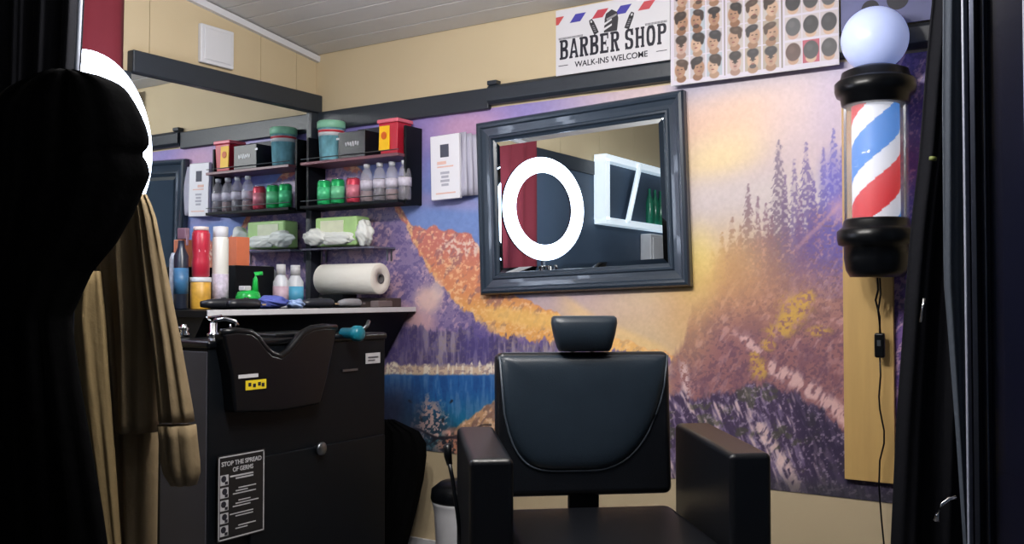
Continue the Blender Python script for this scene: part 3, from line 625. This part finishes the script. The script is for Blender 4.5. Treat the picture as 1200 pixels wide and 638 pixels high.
# basin front: plate with neck dip
def X9(x, y, X=.955): p = onx(x, y, X); return p
rimpx = [(262, 391), (280, 389), (296, 391), (304, 397), (312, 408), (320, 416), (330, 419), (340, 413), (350, 401), (358, 391), (368, 386), (382, 384), (396, 385)]
rim = [X9(*p) for p in rimpx]
poly = rim+[X9(385, 440), X9(376, 474), X9(330, 482), X9(276, 484), X9(272, 440)]
off = Vector((.7, -.955, 0)); loc_ = [p-off for p in poly]
bm = bmesh.new(); a_ = [bm.verts.new(p) for p in loc_]; nr = len(rim)
b_ = [bm.verts.new(p-Vector((.052 if i < nr else .07, 0, 0))) for i, p in enumerate(loc_)]
bm.faces.new(a_); bm.faces.new(b_[::-1])
for i in range(len(a_)): bm.faces.new((a_[i], b_[i], b_[(i+1) % len(a_)], a_[(i+1) % len(a_)]))
obj('basin_front', bm, M_blackplastic, bw, bevel=.01, seg=3)
obj('basin_rim', T([p-off+Vector((-.012, 0, .002)) for p in rim], .013, 10), M_blackplastic, bw, True)
bm = bmesh.new(); box(bm, (.09, .0, 1.104), (.22, .30, .02)); obj('basin_back_lip', bm, M_blackplastic, bw, bevel=.006)
q = X9(291, 441, .957)-off; bm = B(q, (.002, .085, .012)); obj('white_label', bm, M_white, bw)
q = X9(300, 451, .957)-off; obj('yellow_label', B(q, (.002, .09, .032)), mat('yellow_sticker', (232, 206, 40), .5), bw)
bm = bmesh.new()
for i, yy in enumerate((-.028, -.008, .014, .03)): box(bm, q+Vector((.0015, yy, .002*(-1)**i)), (.001, .012, .012))
obj('label_print', bm, M_ink, bw)
q = onx(437, 420, .903)-off; obj('white_tag', B(q, (.003, .085, .042)), M_white, bw)
bm = B(q+Vector((.002, 0, .004)), (.001, .06, .006)); box(bm, q+Vector((.002, -.01, -.008)), (.001, .04, .005)); obj('tag_print', bm, M_steel, bw)
q = onx(410, 434, .905)-off; obj('slot_handle', B(q, (.006, .085, .008)), M_steel, bw)
q = onx(374, 526, .92)-off; kn = obj('door_knob', Lt([(.01, -.02), (.01, .0), (.024, .004), (.026, .014), (.02, .02), (.0, .021)], q, 20, 'X'), M_steel, bw, True)
bm = bmesh.new(); lathe(bm, [(.022, 0), (.024, .012), (.015, .03), (.0, .032)], (0, 0, 0), 20, 'X'); q = onx(415, 391, .95)-off
obj('teal_valve', Lt([(.020, -.06), (.022, .0), (.03, .004), (.03, .03), (.02, .04), (.0, .04)], q, 20, 'X'), mat('teal_plastic', (20, 110, 128), .3), bw, True)
obj('spray_hose', T([q+Vector((.02, .0, .0)), q+Vector((.04, .03, .03)), q+Vector((.02, .06, .045))], .008), M_steel, bw, True); bm.free()
# sticker sheet: stop the spread of germs
q = onx(283, 580, .916)-off
sk = empty('germs_notice', (.916, -.955, 0)); tag(sk, 'black notice with white border about stopping germs stuck on the cabinet door', 'notice')
sk.location = off+q; SW, SH = .205, .285
obj('sheet', B((0, 0, 0), (.002, SW, SH)), mat('notice_black', (18, 18, 20), .5), sk)
bm = bmesh.new()
for s_ in (-1, 1): box(bm, (.0014, s_*(SW/2-.006), 0), (.001, .004, SH-.008)); box(bm, (.0014, 0, s_*(SH/2-.006)), (.001, SW-.008, .004))
M_grey = mat('notice_white', (186, 186, 190), .6); obj('border', bm, M_grey, sk)
RTX = (PI/2, 0, PI/2)
text('headline', 'STOP THE SPREAD', .021, (.0014, 0, .112), RTX, M_grey, sk, width=.172, bold=.0004); text('headline', 'OF GERMS', .021, (.0014, .005, .089), RTX, M_grey, sk, width=.088, bold=.0004)
bm = bmesh.new(); bp = bmesh.new()
for k in range(5):
    z = .06-k*.042; box(bm, (.0012, -.074, z), (.001, .034, .034)); lathe(bp, [(.0, .0019), (.011, .0019), (.011, .001)], (0, -.077+.004*(k % 2), z+.004), 12, 'X'); box(bp, (.0018, -.066, z-.01), (.001, .012, .01))
    for i in range(2 if k in (0, 3, 4) else 3): box(bm, (.0012, -.05+(.05+.012*((k*2+i) % 3)), z+.008-i*.009), (.001, .10-.024*((k+i) % 3), .0035 if k else .005))
obj('notice_pictures', bm, M_grey, sk); obj('picture_figures', bp, M_ink, sk)
# tap on the slab
tp2 = empty('basin_tap', (.62, -1.20, 1.101)); p0 = dep(250, 388, 3.42); p0.z = 1.102; tp2.location = p0; tag(tp2, 'chrome mixer tap standing on the backwash top at the coat side', 'tap')
obj('base', Lt([(.022, 0), (.022, .012), (.014, .018), (.014, .05), (0, .052)], n=20), M_chrome, tp2, True)
obj('spout', T([(0, 0, .04), (.01, 0, .06), (.04, .02, .065), (.07, .04, .055), (.075, .045, .04)], .008, 10), M_chrome, tp2, True)
obj('lever', T([(0, 0, .05), (-.01, -.02, .07), (-.005, .04, .075)], .005), M_chrome, tp2, True)
p1 = dep(269, 388, 3.42); sp = obj('shower_hook', T([(0, 0, 0), (0, .004, .03), (.004, .0, .045)], [.006, .005, .003]), M_chrome, None, True); sp.location = (p1.x, p1.y, 1.102); tag(sp, 'small chrome pin standing beside the basin tap', 'hook')
p1 = dep(216, 384, 3.42); sp = obj('chrome_valve', Lt([(.018, 0), (.02, .01), (.012, .02), (.018, .03), (.01, .045), (0, .046)], n=20), M_chrome, None, True); sp.location = (p1.x, p1.y, 1.102); tag(sp, 'chrome water valve next to the sleeve of the khaki coat', 'valve')
obj('valve_arm', T([(0, 0, .03), (.02, -.05, .034)], .006), M_chrome, sp, True)

# ============================================================ ON THE COUNTER (top z = 1.195)
ZC = 1.1955
def at(x, X): d = ray(x, 350); t = (X-CAM[0])/d[0]; p = CAM+t*d; return Vector((p[0], p[1], ZC))
def H(x, y, X): return onx(x, y, X).z
# spray bottle
o = empty('spray_bottle', at(212, .30)); tag(o, 'dark spray bottle with blue label at the left end of the counter', 'bottle')
k = H(212, 262, .30)-ZC
obj('body', Lt([(.026, 0), (.028, .006), (.028, k*.62), (.014, k*.72), (.012, k*.8), (0, k*.8)], n=24), mat('dark_bottle', (34, 40, 54), .3), o, True)
obj('blue_label', Lt([(.0287, k*.18), (.0287, k*.48)], n=24), mat('blue_label', (60, 110, 150), .4, var=.5, vscale=30), o, True)
bm = B((.012, 0, k*.88), (.05, .022, k*.13)); box(bm, (.035, 0, k*.80), (.008, .012, k*.12)); obj('trigger_head', bm, mat('pinkish_grey', (120, 90, 104), .4), o, bevel=.004)
o = empty('slim_can', at(203, .25)); tag(o, 'slim white can with dark writing half behind the coat sleeve', 'can'); 
obj('body', Lt([(.014, 0), (.016, .004), (.016, .20), (.008, .225), (0, .226)], n=20), mat('white_dark_print', (170, 174, 184), .4, var=.7, vscale=40), o, True)
# jar with red bottle on top
j = empty('hair_wax_jar', at(235, .32)); tag(j, 'squat jar with yellow orange label and white lid under the red bottle', 'jar')
jh = H(235, 325, .32)-ZC
obj('body', Lt([(.038, 0), (.040, .004), (.040, jh-.02), (.038, jh-.018)], n=28), mat('amber_label', (214, 158, 60), .4, var=.6, vscale=28), j, True); obj('lid', Lt([(.041, jh-.02), (.042, jh-.018), (.042, jh-.001), (0, jh)], n=28), M_white, j, True)
rb = empty('red_bottle', (j.location.x, j.location.y, ZC+jh)); rh = H(235, 266, .32)-ZC-jh; tag(rb, 'tall red bottle with pale shoulders standing on the squat jar', 'bottle')
obj('body', Lt([(.028, 0), (.034, .004), (.035, rh*.3), (.031, rh*.42), (.035, rh*.6), (.035, rh*.86), (.028, rh*.93), (0, rh*.935)], n=28), mat('red_bottle', (186, 40, 62), .35, var=.1), rb, True)
obj('cap', Lt([(.03, rh*.925), (.03, rh), (0, rh)], n=24), mat('cream_cap', (226, 206, 200), .4), rb, True)
bm = bmesh.new(); strokes(bm, -.014, .014, 0, 0, .012, 4, 5); bmesh.ops.rotate(bm, cent=(0, 0, 0), matrix=Matrix.Rotation(PI/3, 3, 'Z'), verts=bm.verts); bmesh.ops.translate(bm, vec=(.031*.87, -.031*.5, rh*.52), verts=bm.verts); obj('pale_marks', bm, mat('pink_marks', (236, 170, 176), .5), rb)
o = empty('spray_can', at(258, .34)); kh = H(258, 265, .34)-ZC; tag(o, 'tall white spray can with speckled print right of the red bottle', 'can')
obj('body', Lt([(.030, 0), (.032, .004), (.032, kh*.84), (.028, kh*.87)], n=28), mat('white_speckled_can', (228, 226, 218), .35, var=.06, vscale=20), o, True)
obj('print_band', Lt([(.0325, kh*.06), (.0325, kh*.42)], n=28), mat('purple_speckle', (200, 190, 206), .4, var=.6, vscale=70), o, True); obj('cap', Lt([(.027, kh*.86), (.03, kh*.87), (.03, kh*.99), (0, kh)], n=24), M_white, o, True)
# black organiser with orange carton
p = at(289, .20); bh = H(289, 312, .20)-ZC
o = obj('black_organiser', B((0, 0, bh/2), (.11, .22, bh)), M_black, bevel=.004); o.location = p+Vector((0, 0, 0)); tag(o, 'low black organiser box behind the green pump bottle', 'box')
p2 = at(279, .20); p2.z = ZC+bh; o = obj('orange_carton', B((0, 0, .062), (.06, .072, .124)), mat('orange_card', (222, 122, 84), .5, var=.15, vscale=20), bevel=.002); o.location = p2; tag(o, 'upright orange carton standing on the black organiser', 'carton')
# green pump bottle
o = empty('green_pump_bottle', at(291, .42)); o.scale = (1.2, 1.2, 1.25); tag(o, 'squat green gel tub with pump top on the counter', 'bottle'); gk = H(289, 335, .42)-ZC
obj('body', Lt([(.036, 0), (.040, .006), (.042, .04), (.036, .056), (.016, .062), (0, .062)], n=28), mat('green_gel', (30, 170, 70), .25), o, True)
obj('pump', T([(0, .03, .058), (0, .03, .10), (.0, .03, .115), (.02, .045, .118)], [.012, .008, .008, .006]), mat('green_pump', (40, 190, 80), .3), o, True)
obj('white_lid', B((0, -.015, .068), (.03, .03, .016)), M_white, o, bevel=.003)
def wbot(px, X, top, r, lab, lc, nm):
    o = empty('lotion_bottle', at(px, X)); h = H(px, top, X)-ZC; tag(o, lab, 'bottle', 'white lotion bottles')
    obj('body', Lt([(r*.9, 0), (r, .005), (r, h*.6), (r*.55, h*.76), (r*.5, h*.78)], n=24), mat('white_bottle', (224, 228, 236), .35), o, True); obj('cap', Lt([(r*.62, h*.76), (r*.6, h), (0, h)], n=20), M_white, o, True)
    obj('label', Lt([(r*1.02, h*.1), (r*1.02, h*.5)], n=24), mat(nm, lc, .4, var=.3, vscale=30), o, True)
wbot(329, .30, 310, .034, 'white bottle with pinkish label near the folded blue cloth', (206, 180, 196), 'pink_label'); wbot(346, .28, 311, .036, 'white bottle with light blue label beside the paper roll', (90, 176, 216), 'sky_label')
crumple('blue_cloth', at(320, .52)+Vector((0, 0, .028)), (.055, .065, .028), 3, mat('blue_violet_cloth', (84, 96, 176), .6, var=.5, vscale=20), None, 'crumpled blue violet cloth lying on the counter front', 'cloth', .25)
crumple('pale_blue_cloth', at(347, .58)+Vector((0, 0, .02)), (.035, .035, .02), 6, mat('pale_blue_cloth', (150, 176, 220), .5, var=.4, vscale=20), None, 'pale blue crumpled wrapper beside the blue violet cloth', 'wrapper', .3)
def clipper(px, X, rz, lab, colr, nm, s=1.):
    o = empty('hair_clipper', at(px, X), rz); tag(o, lab, 'clipper', 'clippers on the counter')
    bm = bmesh.new(); tube(bm, [(-.09*s, 0, .022), (-.05*s, 0, .024), (0, 0, .023), (.05*s, 0, .022), (.062*s, 0, .022)], [.012*s, .019*s, .022*s, .021*s, .016*s], 14); obj('body', bm, mat(nm, colr, .35), o, True)
    obj('blade', B((.072*s, 0, .02), (.022*s, .04*s, .008)), M_chrome, o, bevel=.001); obj('switch', B((0, 0, .044*s+.002), (.016, .01, .004)), M_steel, o)
clipper(262, .52, 1.3, 'black clipper lying at the left end of the white edge', (26, 28, 34), 'clipper_black')
clipper(289, .60, 1.6, 'black clipper lying right behind the white edge near the green gel', (26, 28, 34), 'clipper_black')
clipper(375, .58, 1.35, 'dark clipper lying in front of the paper roll', (40, 42, 50), 'clipper_dark')
clipper(412, .52, 1.6, 'silver clipper lying before the middle of the paper roll', (150, 150, 156), 'clipper_silver', .9)
o = obj('wooden_tray', B((.30, -.06, ZC+.022), (.24, .11, .044)), mat('dark_brown_tray', (74, 60, 56), .5, var=.3), bevel=.004); tag(o, 'dark brown tray box under the right end of the paper roll', 'tray')
o.location = (.16, -.02, 0)
o = obj('brush_case', B((0, 0, .016), (.05, .10, .032)), mat('taupe_case', (118, 104, 104), .5), bevel=.006); o.location = at(447, .56); tag(o, 'small taupe case at the right end of the counter', 'case')
bm = bmesh.new(); box(bm, (0, 0, .004), (.16, .012, .006))
for k in range(30): box(bm, (-.075+.005*k, .012, .004), (.002, .016, .003))
o = obj('comb', bm, M_blackplastic); o.location = at(392, .63); o.rotation_euler = (0, 0, 1.45); tag(o, 'black comb lying along the white counter edge before the paper roll', 'comb')
# paper roll
RC = ony(415, 326, -.16); rl = empty('paper_roll', (0, -.16, 0)); tag(rl, 'thick white paper towel roll lying on its side below the shelf', 'paper roll')
xl, xr = ony(379, 326, -.16).x, ony(446, 326, -.16).x
rl.location = (xl, -.16, RC.z-.005)
Lr = xr-xl
obj('paper', Lt([(.03, -.0), (.068, .0), (.072, .004), (.072, Lr-.004), (.068, Lr), (.022, Lr), (.022, Lr-.05), (.02, Lr-.05)], n=40, axis='X'), mat('roll_paper', (236, 232, 222), .8, bump=.15, bscale=60), rl, True)
obj('core', Lt([(.023, Lr-.03), (.023, Lr+.003), (.018, Lr+.003), (.017, Lr-.02)], n=24, axis='X'), mat('grey_card_core', (92, 88, 90), .8), rl, True)
o = obj('roll_cradle', B((xl+Lr*.26, -.16, (ZC+RC.z-.077)/2), (Lr*.42, .10, RC.z-.077-ZC)), M_black, bevel=.003); tag(o, 'low black stand beneath the left part of the paper roll', 'stand')

# ============================================================ BARBER CHAIR
CH = empty('barber_chair', (2.225, -1.145, 0), math.radians(40)); tag(CH, 'black leather barber chair with headrest and thick square arms facing the room', 'barber chair')
def rbox(c, s, R=None): return B(c, s, R)
obj('base_plate', Lt([(.30, 0), (.31, .01), (.29, .03), (.07, .045), (.06, .05)], n=48), M_chrome, CH, True)
obj('column', Lt([(.055, .045), (.055, .30), (.04, .30), (.04, .42), (.10, .43), (.10, .46)], n=32), M_chrome, CH, True)
obj('seat', B((0, -.04, .555), (.53, .54, .14)), M_leather2, CH, bevel=.035, seg=5)
obj('seat_frame', B((0, 0, .465), (.50, .48, .03)), M_black, CH)
Rb = Matrix.Rotation(math.radians(-5), 3, 'X')
# backrest: side/back shell plus rounded U cushion and piping
BW, BH, BZ = .53, .428, .864
bk_ = obj('backrest', B((0, .0, 0), (BW, .10, BH)), M_leather2, CH, bevel=.022, seg=4); bk_.location = (0, .285, BZ); bk_.rotation_euler = (math.radians(-4), 0, 0)
def ucurve(k, zt, zb, wt):
    pts = []
    for i in range(41):
        t = -1+2*i/40; x = wt*math.sin(t*PI/2*.98)**1 if False else wt*t
        pts.append((x, zt-(zt-zb)*(1-abs(t)**(2.6 if t > 0 else 5.5))**(.62 if t > 0 else .5)))
    return pts
U_ = ucurve(0, BH/2-.012, -BH/2+.075, BW/2-.008)
def cushion(name, pts, y0, dome, m, parent, ztop):
    bm = bmesh.new(); n = 18; cx, cz = 0, .03; cols = []
    full = pts+[(x, ztop) for x in np.linspace(pts[-1][0], pts[0][0], 24)[1:-1]]
    ctr = bm.verts.new((cx, y0-dome, cz)); prev = None; rings = []
    for k in range(1, n+1):
        s = k/n; rings.append([bm.verts.new((cx+(x-cx)*s, y0-dome*(1-s**6)**.5, cz+(z-cz)*s)) for x, z in full])
    N = len(full)
    for i in range(N): bm.faces.new((ctr, rings[0][i], rings[0][(i+1) % N]))
    for a, b in zip(rings, rings[1:]):
        for i in range(N): bm.faces.new((a[i], b[i], b[(i+1) % N], a[(i+1) % N]))
    bk = [bm.verts.new((v_.co.x, y0+.02, v_.co.z)) for v_ in rings[-1]]
    for i in range(N): bm.faces.new((rings[-1][i], bk[i], bk[(i+1) % N], rings[-1][(i+1) % N]))
    bm.faces.new(bk); return obj(name, bm, m, parent, True)
cushion('back_cushion', U_, -.048, .022, M_leather, bk_, BH/2-.010)
obj('piping', T([(x, -.052, z) for x, z in U_], .0032, 8), mat('grey_piping', (64, 72, 82), .4), bk_, True)
# headrest
hr = empty('headrest', (0, .285, 1.075)); hr.parent = CH
bm = bmesh.new(); rows = [(0, .076, .030), (.012, .082, .040), (.05, .092, .046), (.085, .099, .044), (.10, .098, .036), (.106, .092, .022)]; rings = []
for z, hw, hd in rows:
    rings.append([bm.verts.new((hw*math.copysign(abs(math.cos(a))**.35, math.cos(a)), hd*math.copysign(abs(math.sin(a))**.5, math.sin(a))-.03, z+.008)) for a in [2*PI*i/40 for i in range(40)]])
for a, b in zip(rings, rings[1:]):
    for i in range(40): bm.faces.new((a[i], a[(i+1) % 40], b[(i+1) % 40], b[i]))
bm.faces.new(rings[0][::-1]); bm.faces.new(rings[-1]); obj('headrest_pad', bm, M_leather, hr, True)
bm = bmesh.new()
for s_ in (-.03, .03): tube(bm, [(s_, 0, -.12), (s_, 0, .03)], .007)
obj('headrest_post', bm, M_chrome, hr, True)
for s_ in (-1, 1):
    bm = bmesh.new(); x0 = s_*.330
    prism(bm, [(x0-.055, .24, .50), (x0-.055, .24, .865), (x0-.055, -.25, .850), (x0-.055, -.25, .40), (x0-.055, .24, .40)], (.11, 0, 0))
    obj('armrest', bm, M_leather2, CH, bevel=.016, seg=4)
obj('back_hinge', B((0, .27, .60), (.09, .04, .17)), M_black, CH, bevel=.005)
bm = bmesh.new(); tube(bm, [(-.5, 0, .62), (.5, 0, .62)], .001); bm.free()
# reclining lever on the left of the chair
Mi = (Matrix.Translation(CH.location) @ Matrix.Rotation(math.radians(40), 4, 'Z')).inverted()
lp = [Mi @ dep(x, y, D) for x, y, D in ((541, 645, 2.62), (536, 600, 2.64), (530, 560, 2.66), (526, 540, 2.67))]
obj('recline_lever', T(lp, .006, 10), M_blackplastic, CH, True)
lp = [Mi @ dep(x, y, D) for x, y, D in ((527, 545, 2.67), (525, 535, 2.67), (524, 523, 2.68), (523.5, 521, 2.68))]
obj('lever_grip', T(lp, [.008, .011, .012, .008], 12), M_blackplastic, CH, True)
lp = [Mi @ dep(541, 640, 2.62), Mi @ dep(547, 690, 2.62), Vector((-.2, .0, .46))]
obj('lever_link', T(lp, .006, 8), M_blackplastic, CH, True)

# white bin with black liner behind the chair arm
p = dep(542, 600, 3.75); bn_ = empty('waste_bin', (p.x, p.y, 0)); tag(bn_, 'white waste bin with black lid on the floor behind the left chair arm', 'bin')
obj('body', Lt([(.085, 0), (.09, .01), (.112, .40), (.118, .43), (.122, .44), (.118, .45), (.0, .452)], n=36), M_white, bn_, True)
obj('lid', Lt([(.122, .445), (.126, .455), (.122, .49), (.09, .515), (.0, .52)], n=36), M_blackplastic, bn_, True)
# black cape hanging from the counter end against the wall
bm = bmesh.new(); g = []
rows = [(492, 446, 462), (498, 445, 482), (510, 444, 496), (524, 442, 501), (560, 440, 497), (600, 436, 488), (638, 430, 478), (690, 420, 462)]
bm = loft_rows(rows, 4.22, .07, 4, .014, 4)
o = obj('black_cape', bm, M_cloth, None, True); tag(o, 'black cloth cape bunched in the gap between the cabinet and the mural', 'cape')

# ============================================================ RING LIGHT AND COATS ON THE LEFT
RL = empty('ring_light', (.455, -1.52, 0), math.radians(19.7)); tag(RL, 'large glowing white ring light on a stand partly behind the black jacket', 'ring light')
def torus(R, r, n=72, m_=14, fl=1.):
    bm = bmesh.new(); rs_ = []
    for i in range(n):
        a = 2*PI*i/n; rs_.append([bm.verts.new((r*fl*math.sin(2*PI*k/m_), (R+r*math.cos(2*PI*k/m_))*math.cos(a), 1.78+(R+r*math.cos(2*PI*k/m_))*math.sin(a))) for k in range(m_)])
    for i in range(n):
        for k in range(m_): bm.faces.new((rs_[i][k], rs_[(i+1) % n][k], rs_[(i+1) % n][(k+1) % m_], rs_[i][(k+1) % m_]))
    return bm
obj('light_ring', torus(.268, .047, fl=.5), M_ring, RL, True)
o = obj('ring_housing', torus(.268, .046, fl=.4), M_blackplastic, RL, True); o.location = (-.02, 0, 0)
obj('stand_pole', T([(-.01, 0, .05), (-.01, 0, 1.475)], .012), M_blackplastic, RL, True)
obj('stand_base', Lt([(.10, 0), (.10, .012), (.02, .03), (0, .05)], n=32), M_blackplastic, RL, True)
# garment stand
gp = dep(112, 300, 2.52); gs = empty('coat_stand', (gp.x, gp.y, 0)); tag(gs, 'black coat stand carrying the khaki coat and black jacket at the left', 'coat stand')
obj('pole', T([(0, 0, .02), (0, 0, 1.72)], .014), M_blackplastic, gs, True); obj('base', Lt([(.2, 0), (.2, .015), (.03, .03), (0, .03)], n=32), M_blackplastic, gs, True)
# khaki coat
kc = empty('khaki_coat', (gp.x, gp.y, 0)); tag(kc, 'long khaki cotton coat hanging beside the cabinet, sleeve towards the basin', 'coat')
def cloth(name, rows, D, th, folds, amp, seed, m, step=14):
    o = obj(name, loft_rows(rows, D, th, folds, amp, seed, 40, step), m, kc_parent, True); o.location = -Vector(kc_parent.location); return o
kc_parent = kc
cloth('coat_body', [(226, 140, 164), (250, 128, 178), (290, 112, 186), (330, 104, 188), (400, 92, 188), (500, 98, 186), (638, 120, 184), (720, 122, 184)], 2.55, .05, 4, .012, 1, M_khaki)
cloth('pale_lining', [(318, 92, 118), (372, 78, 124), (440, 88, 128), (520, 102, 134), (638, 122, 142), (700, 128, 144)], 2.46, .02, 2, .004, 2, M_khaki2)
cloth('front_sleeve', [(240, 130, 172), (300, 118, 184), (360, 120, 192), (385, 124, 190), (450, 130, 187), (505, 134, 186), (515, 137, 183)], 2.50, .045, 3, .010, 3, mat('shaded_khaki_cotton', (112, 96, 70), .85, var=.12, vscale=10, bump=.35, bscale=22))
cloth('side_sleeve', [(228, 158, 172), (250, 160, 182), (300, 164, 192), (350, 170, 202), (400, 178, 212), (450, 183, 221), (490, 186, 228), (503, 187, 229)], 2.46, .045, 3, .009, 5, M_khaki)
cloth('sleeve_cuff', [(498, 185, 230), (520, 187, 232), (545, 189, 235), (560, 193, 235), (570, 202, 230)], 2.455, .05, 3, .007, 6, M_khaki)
# black jacket
jk = empty('black_jacket', (gp.x, gp.y, 0)); tag(jk, 'black hooded jacket hanging in front of the ring light at the left', 'jacket'); kc_parent = jk
cloth('jacket_body', [(84, 62, 96), (90, 40, 122), (98, 20, 139), (106, 5, 149), (120, -10, 158), (135, -20, 166), (150, -22, 172), (162, -24, 175), (172, -24, 175), (178, -24, 168), (184, -24, 168), (191, -24, 173), (206, -24, 176), (218, -24, 171), (232, -24, 165), (250, -24, 157), (285, -24, 137), (320, -24, 108), (372, -24, 84), (440, -24, 93), (520, -24, 107), (600, -24, 121), (720, -24, 138)], 2.20, .045, 5, .008, 7, M_cloth, 5)
# left curtain, right curtains: pleated sheets
def curtain(name, edgeL, edgeR, D, m, amp, nf, lab, z_top=2.62, seed=0, y1=760):
    """edges are (y, x) lists traced in the picture at distance D"""
    bm = bmesh.new(); g = []; nn = 90; nrm = Vector((FW[0], FW[1], 0)).normalized()
    ys_ = np.linspace(-120, y1, 30)
    for y in ys_:
        l = np.interp(y, [e[0] for e in edgeL], [e[1] for e in edgeL]); r = np.interp(y, [e[0] for e in edgeR], [e[1] for e in edgeR]); row = []
        for i in range(nn):
            s = i/(nn-1); f = amp*(math.sin(s*nf*2*PI+seed+.4*math.sin(y*.004))+.3*math.sin(s*nf*5.3*PI+y*.003))
            p = dep(l+(r-l)*s, y, D)+nrm*f; p.z = max(p.z, .01+.0001*i); row.append(bm.verts.new(p))
        g.append(row)
    for a, b in zip(g, g[1:]):
        for i in range(nn-1): bm.faces.new((a[i], a[i+1], b[i+1], b[i]))
    o = obj(name, bm, m, None, True); md = o.modifiers.new('s', 'SOLIDIFY'); md.thickness = .006; tag(o, lab, 'curtain'); return o
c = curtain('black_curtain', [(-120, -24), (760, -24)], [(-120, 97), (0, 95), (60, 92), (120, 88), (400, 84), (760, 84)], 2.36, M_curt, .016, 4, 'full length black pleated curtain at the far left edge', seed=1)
obj('edge_spill', T([dep(x, y, 2.33) for x, y in ((96, -60), (94, 0), (91, 60), (87, 122))], .006), mat('pale_grey_spill', (130, 136, 150), .5), c, True)  # pale grey strip stands in for ring light spill along the curtain edge
c2 = curtain('black_curtain', [(-120, 1098), (0, 1096), (80, 1088), (180, 1080), (260, 1070), (330, 1064), (400, 1059), (500, 1052), (638, 1046), (760, 1042)], [(-120, 1190), (760, 1190)], 2.45, M_curt, .012, 3, 'black curtain beside the barber pole, nearest the pine board', seed=2)
c = curtain('charcoal_curtain', [(-120, 1108), (0, 1106), (120, 1105), (330, 1106), (430, 1114), (520, 1121), (638, 1129), (760, 1134)], [(-120, 1140), (760, 1142)], 2.30, M_curt2, .006, 1.2, 'narrow charcoal curtain strip between the black curtain and the glossy door', seed=3)
# glossy black door with metal trims
dA, dB = dep(1134, 300, 2.15), dep(1330, 300, 1.9)
dv = (dB-dA); dv.z = 0; dl = dv.length; ang = math.atan2(dv.y, dv.x)
dr_ = empty('door_1', (dA.x, dA.y, 0), ang); struct(dr_)
o = obj('door_leaf', B((dl/2, .02, 1.3), (dl, .03, 2.6)), mat('glossy_blue_black_panel', (15, 16, 33), .18, coat=.5), dr_)
M_highlight_trim = mat('pale_grey_highlight_trim', (150, 155, 172), .35)  # highlights along the metal door posts are put into this pale colour
for x, w_, m in ((.0, .006, M_highlight_trim), (.020, .012, mat('dark_frame_metal', (54, 58, 70), .3, .8)), (.045, .004, mat('dark_frame_metal', (54, 58, 70), .3, .8)), (.131, .006, M_highlight_trim)):
    obj('trim_and_highlight_strip', B((x, -.002, 1.3), (w_, .022, 2.6)), m, dr_, bevel=.002)
pts = [dep(x, y, 2.15) for x, y in ((1120, 583), (1112, 585), (1104, 592), (1098, 603), (1097, 611))]
o = obj('curtain_hook', T(pts, [.005, .004, .004, .004, .006]), M_chrome, None, True); tag(o, 'curved silver hook on the curtain near the bottom right', 'hook')
pts = [dep(x, y, 2.38) for x, y in ((1079, 378), (1081, 362), (1083, 350))]
o = obj('zip_pull', T(pts, [.004, .002, .004]), M_chrome, c2, True)
pts = [dep(x, y, 2.36) for x, y in ((1093, 188), (1093.6, 184))]
o = obj('green_badge', T(pts, .009, 14), mat('olive_green', (110, 120, 60), .5), c2, True)
# hanging linear light, out of view, shaped to brighten ceiling and upper walls
cl = empty('added_linear_light', (2.0, -1.75, 2.424)); tag(cl, 'slim white linear light added out of view to brighten the ceiling and walls', 'added light')
obj('housing', B((0, 0, 0), (1.16, .03, .028)), M_white, cl, bevel=.004)  # housing of the added light
obj('added_light_diffuser', B((0, 0, -.017), (1.1, .028, .006)), mat('added_warm_diffuser', (255, 250, 240), .4, emit=(255, 240, 215), es=3), cl)
for x_ in (-.45, .45): obj('added_light_cable', T([(x_, 0, .014), (x_, 0, .285)], .002), M_steel, cl)
